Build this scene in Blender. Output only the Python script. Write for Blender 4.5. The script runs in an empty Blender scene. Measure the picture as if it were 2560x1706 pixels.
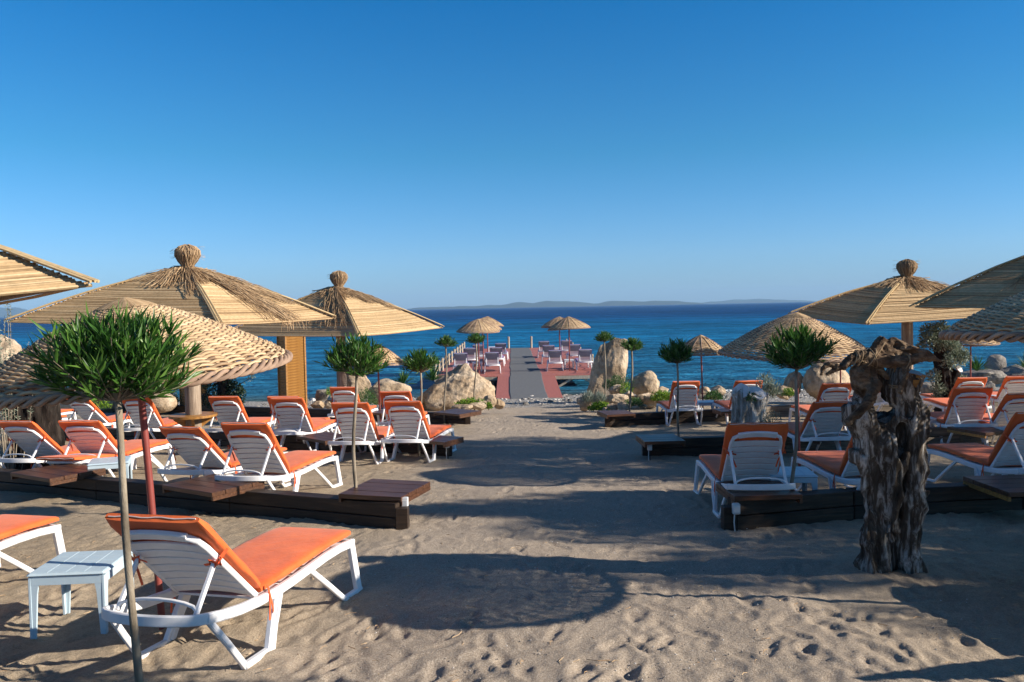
import bpy, bmesh, math, random
import numpy as np
from mathutils import Vector, Matrix
from mathutils import noise as mnoise
rad = math.radians
# ------------------------------------------------------------------ camera, sky, sun, exposure
S = bpy.context.scene
COL = S.collection
F = 2050.0; CZ = 1.89; SL = 0.05            # focal length in photo pixels, eye height, slope of the beach
PITCH = math.atan(85/F); ROLL = rad(1.09)
fw = Vector((0, math.cos(PITCH), -math.sin(PITCH)))
r0 = Vector((1, 0, 0)); u0 = Vector((0, math.sin(PITCH), math.cos(PITCH)))
cr = r0*math.cos(ROLL) - u0*math.sin(ROLL)
cu = r0*math.sin(ROLL) + u0*math.cos(ROLL)
cam = bpy.data.cameras.new('camera'); camo = bpy.data.objects.new('camera', cam); COL.objects.link(camo)
cam.sensor_width = 36; cam.lens = 36*F/2560; cam.clip_end = 30000; cam.clip_start = 0.05
camo.matrix_world = Matrix(((cr.x, cu.x, -fw.x, 0), (cr.y, cu.y, -fw.y, 0), (cr.z, cu.z, -fw.z, CZ), (0, 0, 0, 1)))
S.camera = camo

SUN_EL = rad(23.5); SUN_AZ = rad(12)        # light travels to -x and slightly to +y
Ldir = Vector((-math.cos(SUN_EL)*math.cos(SUN_AZ), math.cos(SUN_EL)*math.sin(SUN_AZ), -math.sin(SUN_EL)))
W = bpy.data.worlds.new('World'); S.world = W; W.use_nodes = True
wn = W.node_tree.nodes; wl = W.node_tree.links
bg = wn['Background']
sky = wn.new('ShaderNodeTexSky'); sky.sky_type = 'NISHITA'; sky.sun_disc = False
sky.sun_elevation = SUN_EL
sky.sun_rotation = math.atan2(-Ldir.x, -Ldir.y)   # azimuth of the sun measured from +Y towards +X
sky.altitude = 0; sky.air_density = 1.0; sky.dust_density = 0.35; sky.ozone_density = 3.0
# clear polarised marine air: the tint depends on elevation only and runs on unchanged all round
tc_ = wn.new('ShaderNodeTexCoord'); sp_ = wn.new('ShaderNodeSeparateXYZ'); wl.new(tc_.outputs['Generated'], sp_.inputs[0])
tr_ = wn.new('ShaderNodeValToRGB'); e_ = tr_.color_ramp.elements
e_[0].position = 0.0; e_[0].color = (.38, .58, 1.0, 1); e_[1].position = .35; e_[1].color = (.03, .50, .84, 1)
q_ = tr_.color_ramp.elements.new(.62); q_.color = (.30, .43, .55, 1)
q_ = tr_.color_ramp.elements.new(.06); q_.color = (.385, .63, .98, 1)
q_ = tr_.color_ramp.elements.new(.18); q_.color = (.17, .57, .80, 1)
wl.new(sp_.outputs[2], tr_.inputs[0])
hs = wn.new('ShaderNodeMix'); hs.data_type = 'RGBA'; hs.blend_type = 'MULTIPLY'; hs.inputs[0].default_value = 1
wl.new(sky.outputs[0], hs.inputs[6]); wl.new(tr_.outputs[0], hs.inputs[7]); wl.new(hs.outputs[2], bg.inputs['Color'])
bg.inputs['Strength'].default_value = 0.102
sun = bpy.data.lights.new('sun', 'SUN'); sun.energy = 5.0; sun.angle = rad(0.55); sun.color = (1.0, 0.90, 0.76)
suno = bpy.data.objects.new('sun', sun); COL.objects.link(suno)
suno.rotation_euler = Ldir.to_track_quat('-Z', 'Y').to_euler()
suno.location = (20, -5, 20)
vs = S.view_settings; vs.view_transform = 'Standard'; vs.look = 'None'; vs.exposure = 0.75; vs.gamma = 1; vs.use_curve_mapping = False
S.cycles.max_bounces = 6; S.cycles.volume_bounces = 0
random.seed(7); rng = np.random.default_rng(7)

# ------------------------------------------------------------------ helpers
def ray(u, v): return fw*F + cr*(u-1280) - cu*(v-853)
def P(u, v, h=0.0):
    """point seen at (u, v) at height h above the sloping beach"""
    d = ray(u, v); t = (CZ-h)/(-d.z - SL*d.y)
    return Vector((d.x*t, d.y*t, CZ+d.z*t))
def PZ(u, v, z):
    d = ray(u, v); t = (z-CZ)/d.z
    return Vector((d.x*t, d.y*t, z))
def D(u, v, Y):
    d = ray(u, v); t = Y/d.y
    return Vector((d.x*t, Y, CZ+d.z*t))
def gz(x, y): return -SL*y
def lerp(a, b, t): return a + (b-a)*t

def setp(o, label=None, cat=None, group=None, kind=None):
    if label: o['label'] = label
    if cat: o['category'] = cat
    if group: o['group'] = group
    if kind: o['kind'] = kind
    return o
def empty(name, loc, rz=0, label=None, cat=None, group=None):
    o = bpy.data.objects.new(name, None); COL.objects.link(o); o.location = loc; o.rotation_euler = (0, 0, rz)
    o.empty_display_size = .1
    return setp(o, label, cat, group)
def link(name, me, parent=None, loc=(0, 0, 0), rot=(0, 0, 0)):
    o = bpy.data.objects.new(name, me); COL.objects.link(o); o.location = loc; o.rotation_euler = rot
    if parent: o.parent = parent
    return o
def copy_tree(o, parent=None, mat=None):
    c = o.copy(); COL.objects.link(c)
    if parent is not None:
        c.parent = parent; c.matrix_parent_inverse = o.matrix_parent_inverse.copy()
    for ch in KIDS.get(o.name, []):
        copy_tree(ch, c)
    return c
KIDS = {}
def kids_index():
    KIDS.clear()
    for o in bpy.data.objects:
        if o.parent: KIDS.setdefault(o.parent.name, []).append(o)

class MB:
    def __init__(s): s.v = []; s.f = []; s.m = []; s.mi = 0
    def add(s, vs_, fs):
        n = len(s.v); s.v.extend(tuple(p) for p in vs_); s.f.extend(tuple(i+n for i in f) for f in fs); s.m.extend([s.mi]*len(fs)); return s
    def box(s, c, sz, R=None, ch=0.0):
        c = Vector(c); hx, hy, hz = sz[0]/2, sz[1]/2, sz[2]/2
        R = R or Matrix.Identity(3)
        if ch <= 0:
            pts = [c + R @ Vector((x*hx, y*hy, z*hz)) for z in (-1, 1) for y in (-1, 1) for x in (-1, 1)]
            return s.add(pts, [(0, 2, 3, 1), (4, 5, 7, 6), (0, 1, 5, 4), (2, 6, 7, 3), (0, 4, 6, 2), (1, 3, 7, 5)])
        rings = []
        for z, k in ((-1, 1), (-1, 0), (1, 0), (1, 1)):
            zz = z*(hz if k else hz-ch); ins = ch if k else 0
            ax, ay = hx-ins, hy-ins
            cc = min(ch, ax*.9, ay*.9)
            ring = [(-ax+cc, -ay), (ax-cc, -ay), (ax, -ay+cc), (ax, ay-cc), (ax-cc, ay), (-ax+cc, ay), (-ax, ay-cc), (-ax, -ay+cc)]
            rings.append([c + R @ Vector((x, y, zz)) for x, y in ring])
        n = 8; pts = [p for r in rings for p in r]; fs = [tuple(range(n-1, -1, -1)), tuple(range(3*n, 4*n))]
        for k in range(3):
            for i in range(n): fs.append((k*n+i, k*n+(i+1) % n, (k+1)*n+(i+1) % n, (k+1)*n+i))
        return s.add(pts, fs)
    def sweep(s, pts, w, h, side, ch=0.25, closed=False):
        """rectangular section w (along side) by h, chamfered, along pts"""
        pts = [Vector(p) for p in pts]; n = len(pts); out = []
        for i, p in enumerate(pts):
            if closed: t = pts[(i+1) % n] - pts[i-1]
            else: t = pts[min(i+1, n-1)] - pts[max(i-1, 0)]
            t.normalize()
            sd = Vector(side) if not callable(side) else Vector(side(i, p, t))
            sd = (sd - t*sd.dot(t)).normalized(); up = sd.cross(t)
            ww = (w(i/(n-1)) if callable(w) else w)/2; hh = (h(i/(n-1)) if callable(h) else h)/2
            c = min(ww, hh)*ch*2
            for a, b in ((-ww+c, -hh), (ww-c, -hh), (ww, -hh+c), (ww, hh-c), (ww-c, hh), (-ww+c, hh), (-ww, hh-c), (-ww, -hh+c)):
                out.append(p + sd*a + up*b)
        fs = []
        m = 8
        for i in range(n if closed else n-1):
            j = (i+1) % n
            for k in range(m): fs.append((i*m+k, i*m+(k+1) % m, j*m+(k+1) % m, j*m+k))
        if not closed: fs += [tuple(range(m-1, -1, -1)), tuple((n-1)*m+k for k in range(m))]
        return s.add(out, fs)
    def tube(s, pts, rr, sides=6, cap=True, closed=False, jit=0):
        pts = [Vector(p) for p in pts]; n = len(pts)
        rr = rr if isinstance(rr, (list, tuple)) else [rr]*n
        out = []; ref = None
        for i, p in enumerate(pts):
            t = (pts[(i+1) % n] - pts[i-1]) if closed else (pts[min(i+1, n-1)] - pts[max(i-1, 0)])
            if t.length < 1e-9: t = Vector((0, 0, 1))
            t.normalize()
            if ref is None:
                ref = Vector((0, 0, 1)) if abs(t.z) < .9 else Vector((1, 0, 0))
            a = (ref - t*ref.dot(t)).normalized(); b = t.cross(a); ref = a
            for k in range(sides):
                an = 2*math.pi*k/sides
                q = rr[i]*(1+(random.uniform(-jit, jit) if jit else 0))
                out.append(p + (a*math.cos(an) + b*math.sin(an))*q)
        fs = []
        for i in range(n if closed else n-1):
            j = (i+1) % n
            for k in range(sides): fs.append((i*sides+k, i*sides+(k+1) % sides, j*sides+(k+1) % sides, j*sides+k))
        if cap and not closed: fs += [tuple(range(sides-1, -1, -1)), tuple((n-1)*sides+k for k in range(sides))]
        return s.add(out, fs)
    def lathe(s, prof, c=(0, 0, 0), n=24, cap=True):
        c = Vector(c); out = []
        for r, z in prof:
            for k in range(n):
                a = 2*math.pi*k/n; out.append(c + Vector((r*math.cos(a), r*math.sin(a), z)))
        fs = []
        for i in range(len(prof)-1):
            for k in range(n): fs.append((i*n+k, i*n+(k+1) % n, (i+1)*n+(k+1) % n, (i+1)*n+k))
        if cap: fs += [tuple(range(n-1, -1, -1)), tuple((len(prof)-1)*n+k for k in range(n))]
        return s.add(out, fs)
    def mesh(s, name, mats, smooth=False, angle=None):
        me = bpy.data.meshes.new(name); me.from_pydata(s.v, [], s.f)
        for m in (mats if isinstance(mats, (list, tuple)) else [mats]): me.materials.append(m)
        if len(me.materials) > 1: me.polygons.foreach_set('material_index', s.m)
        if smooth:
            me.polygons.foreach_set('use_smooth', [True]*len(me.polygons))
            if angle:
                try: me.set_sharp_from_angle(angle=rad(angle))
                except Exception: pass
        me.update(); return me
def npmesh(name, v, f, mats, smooth=False):
    """v (n,3) array, f (m,k) array of one polygon size"""
    me = bpy.data.meshes.new(name); m, k = f.shape
    me.vertices.add(len(v)); me.vertices.foreach_set('co', np.asarray(v, dtype=np.float32).ravel())
    me.loops.add(m*k); me.loops.foreach_set('vertex_index', np.asarray(f, dtype=np.int32).ravel())
    me.polygons.add(m); me.polygons.foreach_set('loop_start', np.arange(0, m*k, k, dtype=np.int32))
    me.polygons.foreach_set('loop_total', np.full(m, k, dtype=np.int32))
    if smooth: me.polygons.foreach_set('use_smooth', np.ones(m, dtype=bool))
    for mt in (mats if isinstance(mats, (list, tuple)) else [mats]): me.materials.append(mt)
    me.update(calc_edges=True); me.validate(); return me

# ------------------------------------------------------------------ materials
class NT:
    def __init__(s, name, rough=.6, spec=.5):
        s.m = bpy.data.materials.new(name); s.m.use_nodes = True; s.t = s.m.node_tree; s.n = s.t.nodes; s.l = s.t.links
        s.b = s.n['Principled BSDF']; s.b.inputs['Roughness'].default_value = rough
        s.b.inputs['Specular IOR Level'].default_value = spec
    def node(s, t, **kw):
        n = s.n.new(t)
        for k, v in kw.items():
            if k in n.inputs: n.inputs[k].default_value = v
            else: setattr(n, k, v)
        return n
    def coord(s, kind='Object', scale=(1, 1, 1)):
        tc = s.n.new('ShaderNodeTexCoord'); mp = s.n.new('ShaderNodeMapping'); mp.inputs['Scale'].default_value = scale
        s.l.new(tc.outputs[kind], mp.inputs[0]); return mp.outputs[0]
    def world(s, scale=(1, 1, 1)):
        g = s.n.new('ShaderNodeNewGeometry'); mp = s.n.new('ShaderNodeMapping'); mp.inputs['Scale'].default_value = scale
        s.l.new(g.outputs['Position'], mp.inputs[0]); return mp.outputs[0]
    def noise(s, co, scale=5, detail=4, rough=.55, dist=0):
        n = s.node('ShaderNodeTexNoise'); n.inputs['Scale'].default_value = scale; n.inputs['Detail'].default_value = detail
        n.inputs['Roughness'].default_value = rough; n.inputs['Distortion'].default_value = dist
        s.l.new(co, n.inputs['Vector']); return n.outputs['Fac']
    def vor(s, co, scale=5, feature='F1', out='Distance'):
        n = s.node('ShaderNodeTexVoronoi', feature=feature); n.inputs['Scale'].default_value = scale
        s.l.new(co, n.inputs['Vector']); return n.outputs[out]
    def ramp(s, fac, stops):
        n = s.n.new('ShaderNodeValToRGB'); cr_ = n.color_ramp
        while len(cr_.elements) > 1: cr_.elements.remove(cr_.elements[-1])
        for i, (p, c) in enumerate(stops):
            e = cr_.elements[0] if i == 0 else cr_.elements.new(p)
            e.position = p; e.color = (c[0], c[1], c[2], 1) if isinstance(c, tuple) else (c, c, c, 1)
        s.l.new(fac, n.inputs[0]); return n.outputs[0]
    def mix(s, a, b, f, mode='MIX'):
        n = s.n.new('ShaderNodeMix'); n.data_type = 'RGBA'; n.blend_type = mode
        for sock, val in ((n.inputs[6], a), (n.inputs[7], b)):
            if isinstance(val, tuple): sock.default_value = (*val, 1)
            else: s.l.new(val, sock)
        if isinstance(f, (int, float)): n.inputs[0].default_value = f
        else: s.l.new(f, n.inputs[0])
        return n.outputs[2]
    def math(s, op, a, b=0.0, c=None):
        n = s.n.new('ShaderNodeMath'); n.operation = op
        for i, val in enumerate((a, b) if c is None else (a, b, c)):
            if isinstance(val, (int, float)): n.inputs[i].default_value = val
            else: s.l.new(val, n.inputs[i])
        return n.outputs[0]
    def island(s):
        g = s.n.new('ShaderNodeNewGeometry'); return g.outputs['Random Per Island']
    def color(s, c):
        if isinstance(c, tuple): s.b.inputs['Base Color'].default_value = (*c, 1)
        else: s.l.new(c, s.b.inputs['Base Color'])
        return s
    def bump(s, h, strength=.3, dist=.01, prev=None):
        n = s.n.new('ShaderNodeBump'); n.inputs['Strength'].default_value = strength; n.inputs['Distance'].default_value = dist
        s.l.new(h, n.inputs['Height'])
        if prev is not None: s.l.new(prev, n.inputs['Normal'])
        s.l.new(n.outputs[0], s.b.inputs['Normal']); return n.outputs[0]

def m_sand():
    t = NT('sand', .95, .15); w = t.world()
    big = t.noise(w, .55, 4); mid = t.noise(w, 9, 4, .6); fine = t.noise(w, 260, 3, .7)
    grain = t.vor(w, 170, out='Color'); sep = t.n.new('ShaderNodeSeparateColor'); t.l.new(grain, sep.inputs[0])
    c = t.ramp(big, [(.3, (.36, .285, .20)), (.5, (.42, .335, .24)), (.7, (.48, .39, .285))])
    c = t.mix(c, t.ramp(mid, [(.3, .80), (.55, 1.0), (.8, 1.08)]), .8, 'MULTIPLY')
    c = t.mix(c, t.ramp(fine, [(.3, .50), (.52, 1.0), (.72, 1.35)]), .85, 'MULTIPLY')
    c = t.mix(c, t.ramp(t.noise(w, 60, 5, .75), [(.34, .62), (.5, 1.0), (.68, 1.18)]), .8, 'MULTIPLY')
    # coarse grey grit down the middle of the path
    sx = t.n.new('ShaderNodeSeparateXYZ'); t.l.new(w, sx.inputs[0])
    px = t.math('ABSOLUTE', t.math('SUBTRACT', t.math('ADD', sx.outputs[0], t.math('MULTIPLY', big, 1.6)), 1.4))
    path = t.ramp(t.math('DIVIDE', px, 4.0), [(.35, 1.0), (.75, 0.0)])
    grit = t.ramp(sep.outputs[0], [(.0, (.20, .165, .14)), (.35, (.32, .265, .22)), (.8, (.46, .385, .32)), (1, (.60, .53, .46))])
    c = t.mix(c, grit, t.math('MULTIPLY', path, .62))
    # shingle near the water
    sh = t.ramp(t.math('ADD', t.math('DIVIDE', t.math('SUBTRACT', sx.outputs[1], 25.6), 2.4), t.math('MULTIPLY', mid, .8)), [(.35, 0.0), (.62, 1.0)])
    pb = t.vor(w, 22, out='Color'); sp = t.n.new('ShaderNodeSeparateColor'); t.l.new(pb, sp.inputs[0])
    pc = t.ramp(sp.outputs[0], [(0, (.15, .14, .13)), (.5, (.29, .27, .25)), (1, (.50, .47, .43))])
    c = t.mix(c, pc, sh)
    wet = t.ramp(t.math('DIVIDE', t.math('SUBTRACT', sx.outputs[1], 31.6), 2.0), [(.0, 1.0), (1.0, .38)])
    c = t.mix(c, wet, 1.0, 'MULTIPLY')
    t.color(c)
    b1 = t.bump(t.noise(w, 38, 4, .7), .55, .02)
    b2 = t.bump(t.math('ADD', fine, t.math('MULTIPLY', sep.outputs[0], .8)), .6, .006, b1)
    t.bump(t.math('MULTIPLY', t.vor(w, 22), sh), .7, .03, b2)
    return t.m
def m_straw(name, a, b, c2, rough=.75):
    t = NT(name, rough, .25); w = t.coord('Object', (1, 1, 1))
    isl = t.island()
    c = t.ramp(isl, [(0, a), (.06, lerp(Vector(a), Vector(b), .6).to_tuple()), (.3, b), (.6, b), (1, c2)])
    c = t.mix(c, t.ramp(t.noise(w, 22, 3), [(.3, .72), (.6, 1.05)]), .7, 'MULTIPLY')
    c = t.mix(c, t.ramp(t.noise(w, 2.3, 3), [(.3, .85), (.7, 1.1)]), .6, 'MULTIPLY')
    t.color(c); return t.m
def m_plastic(name, c, rough=.38):
    t = NT(name, rough, .5); w = t.coord()
    t.color(t.mix(c, t.ramp(t.noise(w, 6, 5, .7), [(.35, .80), (.62, 1.0)]), .5, 'MULTIPLY'))
    t.bump(t.noise(w, 90, 2), .05, .003); return t.m
def m_fabric(name, c, c2):
    t = NT(name, .72, .25); w = t.coord()
    k = t.mix(c, c2, t.ramp(t.noise(w, 3.5, 4), [(.35, 0.0), (.7, 1.0)]))
    k = t.mix(k, t.ramp(t.noise(t.coord('Object', (1, 1, 1)), 1.6, 5, .7), [(.35, .82), (.6, 1.04)]), .8, 'MULTIPLY'); t.color(k); t.b.inputs['Sheen Weight'].default_value = .12
    b = t.bump(t.noise(w, 9, 3, .6), .35, .02); t.bump(t.noise(w, 400, 2), .15, .002, b); return t.m
def m_wood(name, cols, stretch=(3, 30, 30), rough=.55, bump=.35, spec=.3, dots=False):
    t = NT(name, rough, spec); w = t.coord('Object', stretch)
    n = t.noise(w, 1.2, 6, .65, .4)
    c = t.ramp(n, [(.28, cols[0]), (.5, cols[1]), (.72, cols[2])])
    c = t.mix(c, t.ramp(t.noise(t.coord('Object'), 2.2, 4), [(.35, .7), (.65, 1.1)]), .7, 'MULTIPLY')
    t.color(c); t.bump(n, bump, .012); return t.m
def m_bark(name, dark, mid, light, sc=(9, 9, 1.6), th=(.42, .5, .6), bump=1.0):
    t = NT(name, .9, .15); w = t.coord('Object', sc)
    n = t.noise(w, 1.1, 8, .68, .5); n2 = t.noise(t.coord('Object', (1, 1, .6)), 2.6, 4)
    c = t.ramp(n, [(th[0]-.12, dark), (th[1], mid), (th[2]+.06, light)])
    c = t.mix(c, t.ramp(n2, [(.38, dark), (.62, light)]), .35, 'MULTIPLY') if False else t.mix(c, t.ramp(n2, [(.36, .35), (.58, 1.1)]), .8, 'MULTIPLY')
    t.color(c); b = t.bump(n, bump, .03); t.bump(t.noise(t.coord('Object'), 60, 4, .7), .4, .006, b); return t.m
def m_rock(name, a, b, c2):
    t = NT(name, .9, .2); w = t.world()
    n = t.noise(w, 1.7, 6, .62, .3); n2 = t.noise(w, 9, 6, .7)
    c = t.ramp(n, [(.3, a), (.5, b), (.7, c2)])
    c = t.mix(c, t.ramp(n2, [(.3, .55), (.5, .95), (.7, 1.12)]), .7, 'MULTIPLY')
    c = t.mix(c, t.ramp(t.noise(t.world((1, 1, .4)), 2.6, 5, .7), [(.35, (.34, .33, .33)), (.5, (1, 1, 1)), (1, (1, 1, 1))]), .75, 'MULTIPLY')
    t.color(c); b_ = t.bump(t.noise(w, 4, 8, .7), .8, .12); t.bump(n2, .5, .03, b_); return t.m
def m_leaf(name, a, b, c2, rough=.45, trans=.0):
    t = NT(name, rough, .4); c = t.ramp(t.island(), [(0, a), (.5, b), (1, c2)])
    t.color(c)
    if trans:
        tr = t.n.new('ShaderNodeBsdfTranslucent'); t.l.new(c, tr.inputs[0]); mx = t.n.new('ShaderNodeMixShader'); mx.inputs[0].default_value = trans
        out = t.n['Material Output']; t.l.new(t.b.outputs[0], mx.inputs[1]); t.l.new(tr.outputs[0], mx.inputs[2]); t.l.new(mx.outputs[0], out.inputs[0])
    return t.m
def m_flat(name, c, rough=.6, spec=.4, metal=0):
    t = NT(name, rough, spec); w = t.coord()
    t.color(t.mix(c, t.ramp(t.noise(w, 11, 4, .6), [(.3, .75), (.65, 1.08)]), .7, 'MULTIPLY')); t.b.inputs['Metallic'].default_value = metal
    return t.m
def m_water():
    t = NT('sea_water', .09, .22); w = t.world((1, 1, 1))
    t.b.inputs['IOR'].default_value = 1.33
    ws = t.world((.55, 1.0, 1))
    sx = t.n.new('ShaderNodeSeparateXYZ'); t.l.new(t.world(), sx.inputs[0])
    near = t.ramp(t.math('DIVIDE', t.math('SUBTRACT', sx.outputs[1], 32), 300), [(0, (.075, .105, .085)), (.012, (.016, .125, .23)), (.10, (.010, .150, .31)), (.26, (.003, .145, .33)), (.7, (.0005, .065, .21)), (1, (.0003, .050, .18))])
    pat = t.noise(t.world((.02, .07, 1)), 1.0, 5, .6)
    c = t.mix(near, t.ramp(pat, [(.35, .65), (.65, 1.35)]), .8, 'MULTIPLY')
    c = t.mix(c, t.ramp(t.noise(t.world((.35, 1.3, 1)), 1.0, 5, .65), [(.36, .45), (.64, 1.4)]), .75, 'MULTIPLY')  # light and dark ripple streaks painted into the water colour
    c = t.mix(c, t.ramp(t.noise(t.world((.16, .42, 1)), 1.0, 6, .75), [(.38, .5), (.62, 1.5)]), .7, 'MULTIPLY')
    t.color(c)
    n1 = t.noise(ws, .55, 5, .62, .6); n2 = t.noise(ws, 2.6, 4, .6, .5); n3 = t.noise(t.world((.12, .3, 1)), .8, 3, .55)
    b = t.bump(n3, 1.0, 1.1); b = t.bump(n1, 1.0, 1.1, b); b = t.bump(n2, 1.0, .24, b)
    # body colour with its painted ripple streaks below, sky mirrored above; the waves tilt away from grazing so the mirror never closes
    df = t.n.new('ShaderNodeBsdfDiffuse'); t.l.new(c, df.inputs[0]); t.l.new(b, df.inputs['Normal'])
    gl = t.n.new('ShaderNodeBsdfGlossy'); gl.inputs['Roughness'].default_value = .12; t.l.new(b, gl.inputs['Normal'])
    fr = t.n.new('ShaderNodeFresnel'); fr.inputs[0].default_value = 1.33; t.l.new(b, fr.inputs['Normal'])
    mx = t.n.new('ShaderNodeMixShader'); t.l.new(t.math('MINIMUM', t.math('MULTIPLY', fr.outputs[0], .36), .24), mx.inputs[0])
    t.l.new(df.outputs[0], mx.inputs[1]); t.l.new(gl.outputs[0], mx.inputs[2]); t.l.new(mx.outputs[0], t.n['Material Output'].inputs[0])
    return t.m
M = {}
M['sand'] = m_sand()
M['reed'] = m_straw('reed', (.20, .12, .06), (.50, .34, .18), (.68, .50, .29))
M['reedpole'] = m_straw('reed_pole', (.46, .32, .16), (.58, .42, .22), (.66, .50, .30))
M['straw'] = m_straw('dry_straw', (.20, .12, .065), (.40, .265, .15), (.60, .44, .27))
M['wicker'] = m_straw('willow_wicker', (.22, .14, .09), (.52, .36, .21), (.64, .48, .30))
M['wickerdark'] = m_straw('wicker_rim', (.15, .095, .075), (.34, .23, .165), (.46, .33, .24))
M['white'] = m_plastic('white_plastic', (.80, .80, .82))
M['bluewhite'] = m_plastic('pale_blue_plastic', (.50, .62, .70))
M['orange'] = m_fabric('orange_fabric', (.76, .130, .028), (.84, .17, .04))
M['tieorange'] = m_fabric('orange_ribbon', (.72, .10, .03), (.80, .14, .04))
M['purple'] = m_fabric('purple_fabric', (.15, .06, .27), (.22, .10, .36))
M['mauve'] = m_fabric('mauve_fabric', (.21, .25, .31), (.28, .31, .37))
M['seam'] = m_flat('pale_seam', (.75, .62, .58))
M['beam'] = m_wood('dark_stained_beam', [(.012, .008, .006), (.035, .022, .015), (.075, .046, .028)], (1.5, 22, 22))
M['greybeam'] = m_wood('weathered_beam', [(.05, .04, .03), (.15, .12, .09), (.26, .21, .16)], (1.5, 22, 22))
M['plank'] = m_wood('varnished_plank', [(.035, .014, .008), (.085, .036, .018), (.16, .072, .034)], (2, 26, 26), .38, .3, .5)
M['yellowwood'] = m_wood('honey_wood', [(.20, .08, .018), (.36, .17, .04), (.50, .26, .075)], (3, 26, 26), .45, .2, .4)
M['postwood'] = m_wood('grey_post_wood', [(.14, .10, .07), (.30, .23, .17), (.46, .37, .28)], (22, 22, 1.6), .8, .6)
M['deck'] = m_flat('red_deck_paint', (.40, .135, .105), .6)
M['mat'] = m_flat('grey_carpet', (.15, .155, .165), .95, .1)
M['palewood'] = m_wood('pale_timber', [(.30, .25, .19), (.46, .39, .30), (.58, .50, .40)], (22, 22, 3), .8, .3)
M['pole'] = m_flat('red_painted_pole', (.24, .052, .042), .45, .5)
M['bark'] = m_bark('pale_bark', (.15, .12, .085), (.30, .25, .19), (.44, .38, .30), (9, 9, 2.5), (.40, .5, .6), .5)
M['olivebark'] = m_bark('silver_dead_olive_wood', (.012, .009, .007), (.12, .095, .075), (.62, .59, .55), (16, 16, 3.2), (.40, .49, .58), 1.2)
M['palestump'] = m_bark('pale_grey_dead_wood', (.05, .04, .032), (.40, .35, .29), (.74, .71, .66), (9, 9, 2.0), (.38, .46, .56), 1.0)
M['darkbark'] = m_bark('dark_rough_bark', (.006, .005, .004), (.025, .020, .017), (.065, .053, .043), (10, 10, 1.8), (.4, .5, .62), 1.4)
M['drift'] = m_bark('driftwood', (.03, .019, .012), (.15, .10, .065), (.34, .25, .17), (7, 14, 14), (.38, .48, .60), 1.0)
M['cutwood'] = m_flat('whitewashed_cut', (.72, .68, .66), .9, .1)
M['rope'] = m_flat('rope', (.36, .26, .16), .95, .1)
M['rock'] = m_rock('tan_boulder', (.34, .235, .145), (.50, .38, .26), (.64, .52, .39))
M['rockgrey'] = m_rock('grey_boulder', (.16, .14, .13), (.27, .24, .21), (.38, .34, .29))
M['leaf'] = m_leaf('oleander_leaf', (.022, .070, .012), (.048, .140, .022), (.13, .25, .045), .38, .3)
M['silverleaf'] = m_leaf('silver_leaf', (.09, .125, .085), (.19, .235, .17), (.33, .37, .29), .6, .2)
M['ivyleaf'] = m_leaf('dark_leaf', (.006, .018, .009), (.014, .034, .017), (.032, .058, .028), .4, .1)
M['lime'] = m_leaf('lime_groundcover', (.06, .16, .012), (.14, .27, .02), (.28, .38, .03), .6, .2)
M['green'] = m_leaf('green_shrub', (.022, .075, .018), (.045, .125, .028), (.08, .18, .04), .6, .2)
M['fescue'] = m_leaf('blue_fescue', (.16, .20, .16), (.24, .28, .23), (.34, .38, .32), .7, .2)
M['oliveleaf'] = m_leaf('olive_leaf', (.03, .06, .03), (.06, .09, .045), (.10, .13, .08), .5)
M['stone'] = m_rock('grey_slab', (.19, .17, .14), (.27, .25, .21), (.36, .33, .28))
M['water'] = m_water()
M['hill'] = m_flat('island_scrub', (.05, .065, .05), 1.0, .05)
M['boxgrey'] = m_plastic('junction_box_plastic', (.62, .63, .64))
M['cable'] = m_flat('black_cable', (.02, .02, .02), .5)
M['foam'] = m_flat('foam', (.75, .78, .80), .9, .2)

# ------------------------------------------------------------------ ground sheet with footprints
def vnoise(x, y, seed=0):
    """smooth value noise on arrays"""
    xi = np.floor(x).astype(np.int64); yi = np.floor(y).astype(np.int64); fx = x-xi; fy = y-yi
    def h(a, b):
        n = (a*374761393 + b*668265263 + seed*1442695041) & 0x7fffffff
        n = ((n ^ (n >> 13))*1274126177) & 0x7fffffff
        return ((n ^ (n >> 16)) & 0xffff)/65535.0
    sx = fx*fx*fx*(fx*(fx*6-15)+10); sy = fy*fy*fy*(fy*(fy*6-15)+10)
    a = h(xi, yi); b = h(xi+1, yi); c = h(xi, yi+1); d = h(xi+1, yi+1)
    return (a*(1-sx)+b*sx)*(1-sy) + (c*(1-sx)+d*sx)*sy - .5
def axis(lo, hi, core_lo, core_hi, d0, k):
    pts = list(np.arange(core_lo, core_hi, d0)); x = core_hi
    while x < hi: pts.append(x); x += max(d0, k*(x-core_hi)+d0)
    pts.append(hi); x = core_lo - d0
    left = []
    while x > lo: left.append(x); x -= max(d0, k*(core_lo-x)+d0)
    left.append(lo); return np.array(left[::-1]+pts)
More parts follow.
